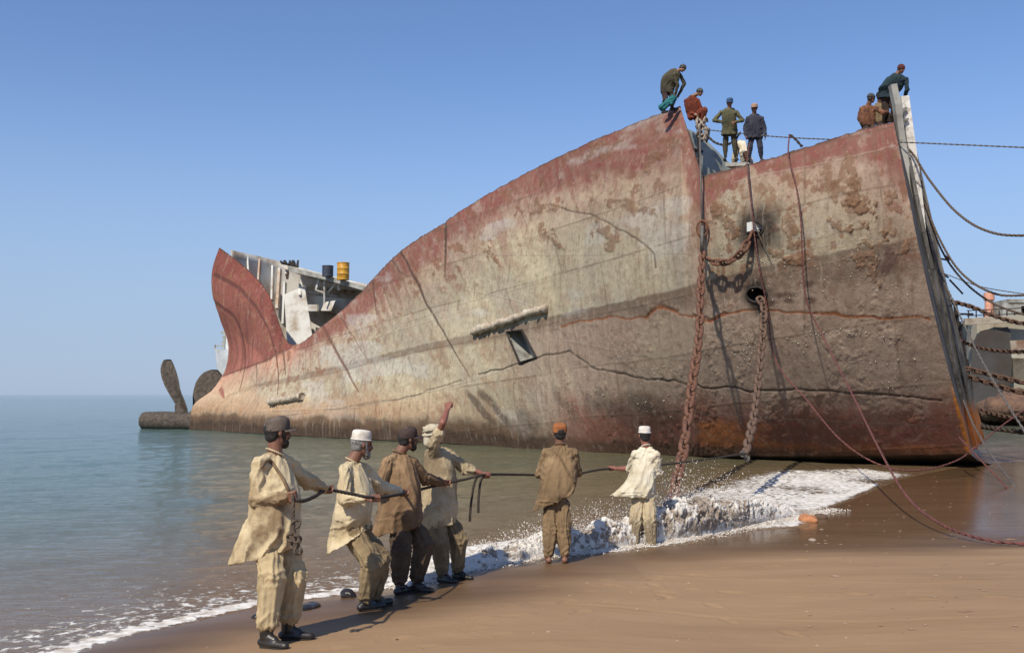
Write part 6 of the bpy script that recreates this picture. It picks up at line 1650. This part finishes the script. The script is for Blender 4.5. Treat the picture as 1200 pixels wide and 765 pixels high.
stone('small black stone between the nearest man\'s boots and the foam', 303, 722, .07, .05, .03, M_WSTN, 3)
stone('orange-brown stone at the tip of the white foam', 947, 610, .20, .12, .10, simple('orange_stone', (.45, .19, .08), (.30, .13, .06), 8, .8, .5), 4)
stone('brown rock at the right end of the white foam', 962, 606, .12, .1, .06, simple('brown_stone', (.12, .07, .045), (.08, .05, .03), 8, .8, .5), 5)
stone('pale shard lying on the wet sand right of the orange stone', 952, 632, .09, .05, .02, simple('pale_stone', (.40, .32, .25), (.3, .22, .17), 8, .8, .3), 6)
# scattered bits on the wet flat
mb = MB()
for k in range(150):
    px = RS.uniform(930, 1240); py = RS.uniform(556, 640) if k < 110 else RS.uniform(640, 760)
    p_ = G(px, py, .02); r_ = RS.uniform(.005, .018) * (2 if RS.rand() > .95 else 1)
    if shore_d(np.array([p_.x]), np.array([p_.y]))[0][0] < .1: continue
    mb.add(oct_ * RS.uniform(.6, 1.5, (6, 3)) * [r_ * 2.2, r_ * 1.4, r_ * .35] + [p_.x, p_.y, gsand(p_.x, p_.y) + .004], None, ot)
for k in range(90):
    px = RS.uniform(150, 1150); py = RS.uniform(650, 765); p_ = G(px, py, .1)
    if wet_d(np.array([p_.x]), np.array([p_.y]))[0] < .2: continue
    r_ = RS.uniform(.003, .012); mb.add(oct_ * RS.uniform(.6, 1.5, (6, 3)) * [r_ * 1.6, r_ * 1.2, r_ * .7] + [p_.x, p_.y, gsand(p_.x, p_.y)], None, ot)
mb.obj('beach_litter', simple('shell_grit', (.38, .26, .18), (.20, .11, .07), 3, .8, 0), kind='stuff')

# ------------------------------------------------------------------ breaking wave: torn crest, lumps of foam and flying drops
cr = np.array(smooth_poly([np.array(p) for p in CREST], 40)); seg = np.concatenate([[0], np.cumsum(np.linalg.norm(cr[1:] - cr[:-1], axis=1))]); Lc = seg[-1]
NA, NB = 1500, 110
sa = np.linspace(0, Lc, NA); cx_ = np.interp(sa, seg, cr[:, 0]); cy_ = np.interp(sa, seg, cr[:, 1]); tx = np.gradient(cx_); ty = np.gradient(cy_); tl = np.hypot(tx, ty); tx /= tl; ty /= tl
nx, ny = ty, -tx                               # landward
t01 = sa / Lc
hgt = np.interp(t01, [0, .06, .15, .25, .36, .5, .6, .7, .8, .9, 1], [.02, .10, .14, .22, .34, .44, .56, .50, .24, .08, .0]) * (1 + .45 * fbm(sa * 1.6, sa * 0, o=3, s=301)) * .85
u = np.linspace(-1, 1, NB)                     # -1 seaward foot, +1 landward foot
prof = np.where(u < .0, np.exp(-(u / .5) ** 2), np.clip(1 - (u / .62) ** 2, 0, 1) ** .7)
PX = cx_[:, None] + nx[:, None] * (u * .52)[None, :]; PY = cy_[:, None] + ny[:, None] * (u * .52)[None, :]
PZ = hgt[:, None] * prof[None, :] + .004
Sg = np.broadcast_to(sa[:, None], PZ.shape); Ug = np.broadcast_to((u * .6)[None, :], PZ.shape)
tb1 = fbm(Sg * 3.2, Ug * 4, PZ * 4, o=5, s=310, g=.6); tb2 = 1 - 2 * np.abs(fbm(Sg * 6, Ug * 7, PZ * 6, o=4, s=320, g=.6))
k_ = np.clip(PZ * 3.2, 0, 1) 
tb3 = fbm(Sg * 19, Ug * 22, PZ * 20, o=4, s=340, g=.65)
PZ = PZ + k_ * (.16 * tb1 + .05 * tb2 + .045 * tb3); PX = PX + nx[:, None] * k_ * (.10 * tb2 + .06); PY = PY + ny[:, None] * k_ * (.10 * tb2 + .06)
PX += tx[:, None] * k_ * (.06 * fbm(Sg * 5, Ug * 5, o=3, s=333) + .03 * tb3)
edgef = np.clip((1 - np.abs(u)) * 6, 0, 1)[None, :] * np.clip(np.minimum(t01, 1 - t01) * 20, 0, 1)[:, None]
PZ = PZ * edgef - .02 * (1 - edgef)
white = sstep(-.2, .55, tb2 * .7 + tb1 * .7 + .20 * (t01 < .35)[:, None] + .2 * (np.abs(Ug) > .4) - .32)
m, n, l, b = newmat('surf')
tc = nd(n, 'ShaderNodeTexCoord').outputs['Object']; aw = nd(n, 'ShaderNodeAttribute', attribute_name='white').outputs['Fac']
f = noise(n, l, tc, 9, 9, .75, .5)
fw = mapr(n, l, mth(n, l, 'ADD', aw, mth(n, l, 'MULTIPLY', mth(n, l, 'SUBTRACT', f, .5), 2.2)), .35, .75)
l.new(mixn(n, l, fw, (.34, .27, .21), (.78, .74, .68)), b.inputs['Base Color']); b.inputs['Roughness'].default_value = .35; b.inputs['Subsurface Weight'].default_value = .0
bump(n, l, b, noise(n, l, tc, 30, 6, .8), .9, .03); M_SURF = m
me = mesh_np('surf', np.stack([PX, PY, PZ], -1).reshape(-1, 3), grid_faces(NA, NB), M_SURF, True, attrs={'white': white.ravel()})
surf = link('breaking_wave', me, kind='stuff')
# drops
V = []; T = []; kk = 0
base6 = oct_; 
def drops(N, s_fn, h0, h1, spread, rmin, rmax, pw=2.0):
    global kk
    for _ in range(N):
        s_ = s_fn(); i = int(np.clip(s_ / Lc * (NA - 1), 0, NA - 1)); hh = hgt[i]
        if RS.rand() > min(1, hh * 5): continue
        z = hh * .55 + hh * (h0 + (h1 - h0) * RS.rand() ** pw); o_ = RS.normal(0, spread)
        r_ = rmin + (rmax - rmin) * RS.rand() ** 3
        el = RS.uniform(.7, 1.6)
        V.append(base6 * r_ * [1, 1, el] * RS.uniform(.8, 1.2, (6, 1)) + [cx_[i] + nx[i] * o_, cy_[i] + ny[i] * o_, z]); T.append(np.array(ot) + kk); kk += 6
drops(9000, lambda: RS.uniform(0, Lc), -.2, 1.1, .22, .003, .012, 1.6)
drops(3600, lambda: RS.normal(.60, .10) * Lc, 0, 1.6, .30, .0025, .010, 2.0)
drops(2600, lambda: RS.normal(.40, .08) * Lc, 0, 1.5, .25, .0025, .009, 2.0)
drops(16000, lambda: RS.uniform(.02, .95) * Lc, -.6, .75, .2, .002, .006, 1.1)
drops(4200, lambda: RS.uniform(.1, .9) * Lc, -.5, .7, .20, .004, .010, 1.2)
# low foam lumps along the landward foot
for _ in range(5000):
    s_ = RS.uniform(0, Lc); i = int(s_ / Lc * (NA - 1)); o_ = RS.normal(.36, .12); r_ = RS.uniform(.003, .012)
    V.append(base6 * r_ * [1.5, 1.5, .8] * RS.uniform(.8, 1.2, (6, 1)) + [cx_[i] + nx[i] * o_, cy_[i] + ny[i] * o_, .015 + RS.uniform(0, .02)]); T.append(np.array(ot) + kk); kk += 6
me = mesh_np('spray', np.vstack(V), np.vstack(T), simple('spray_white', (.80, .77, .71), (.60, .50, .40), 9, .3, 0), True)
link('spray', me, kind='stuff')
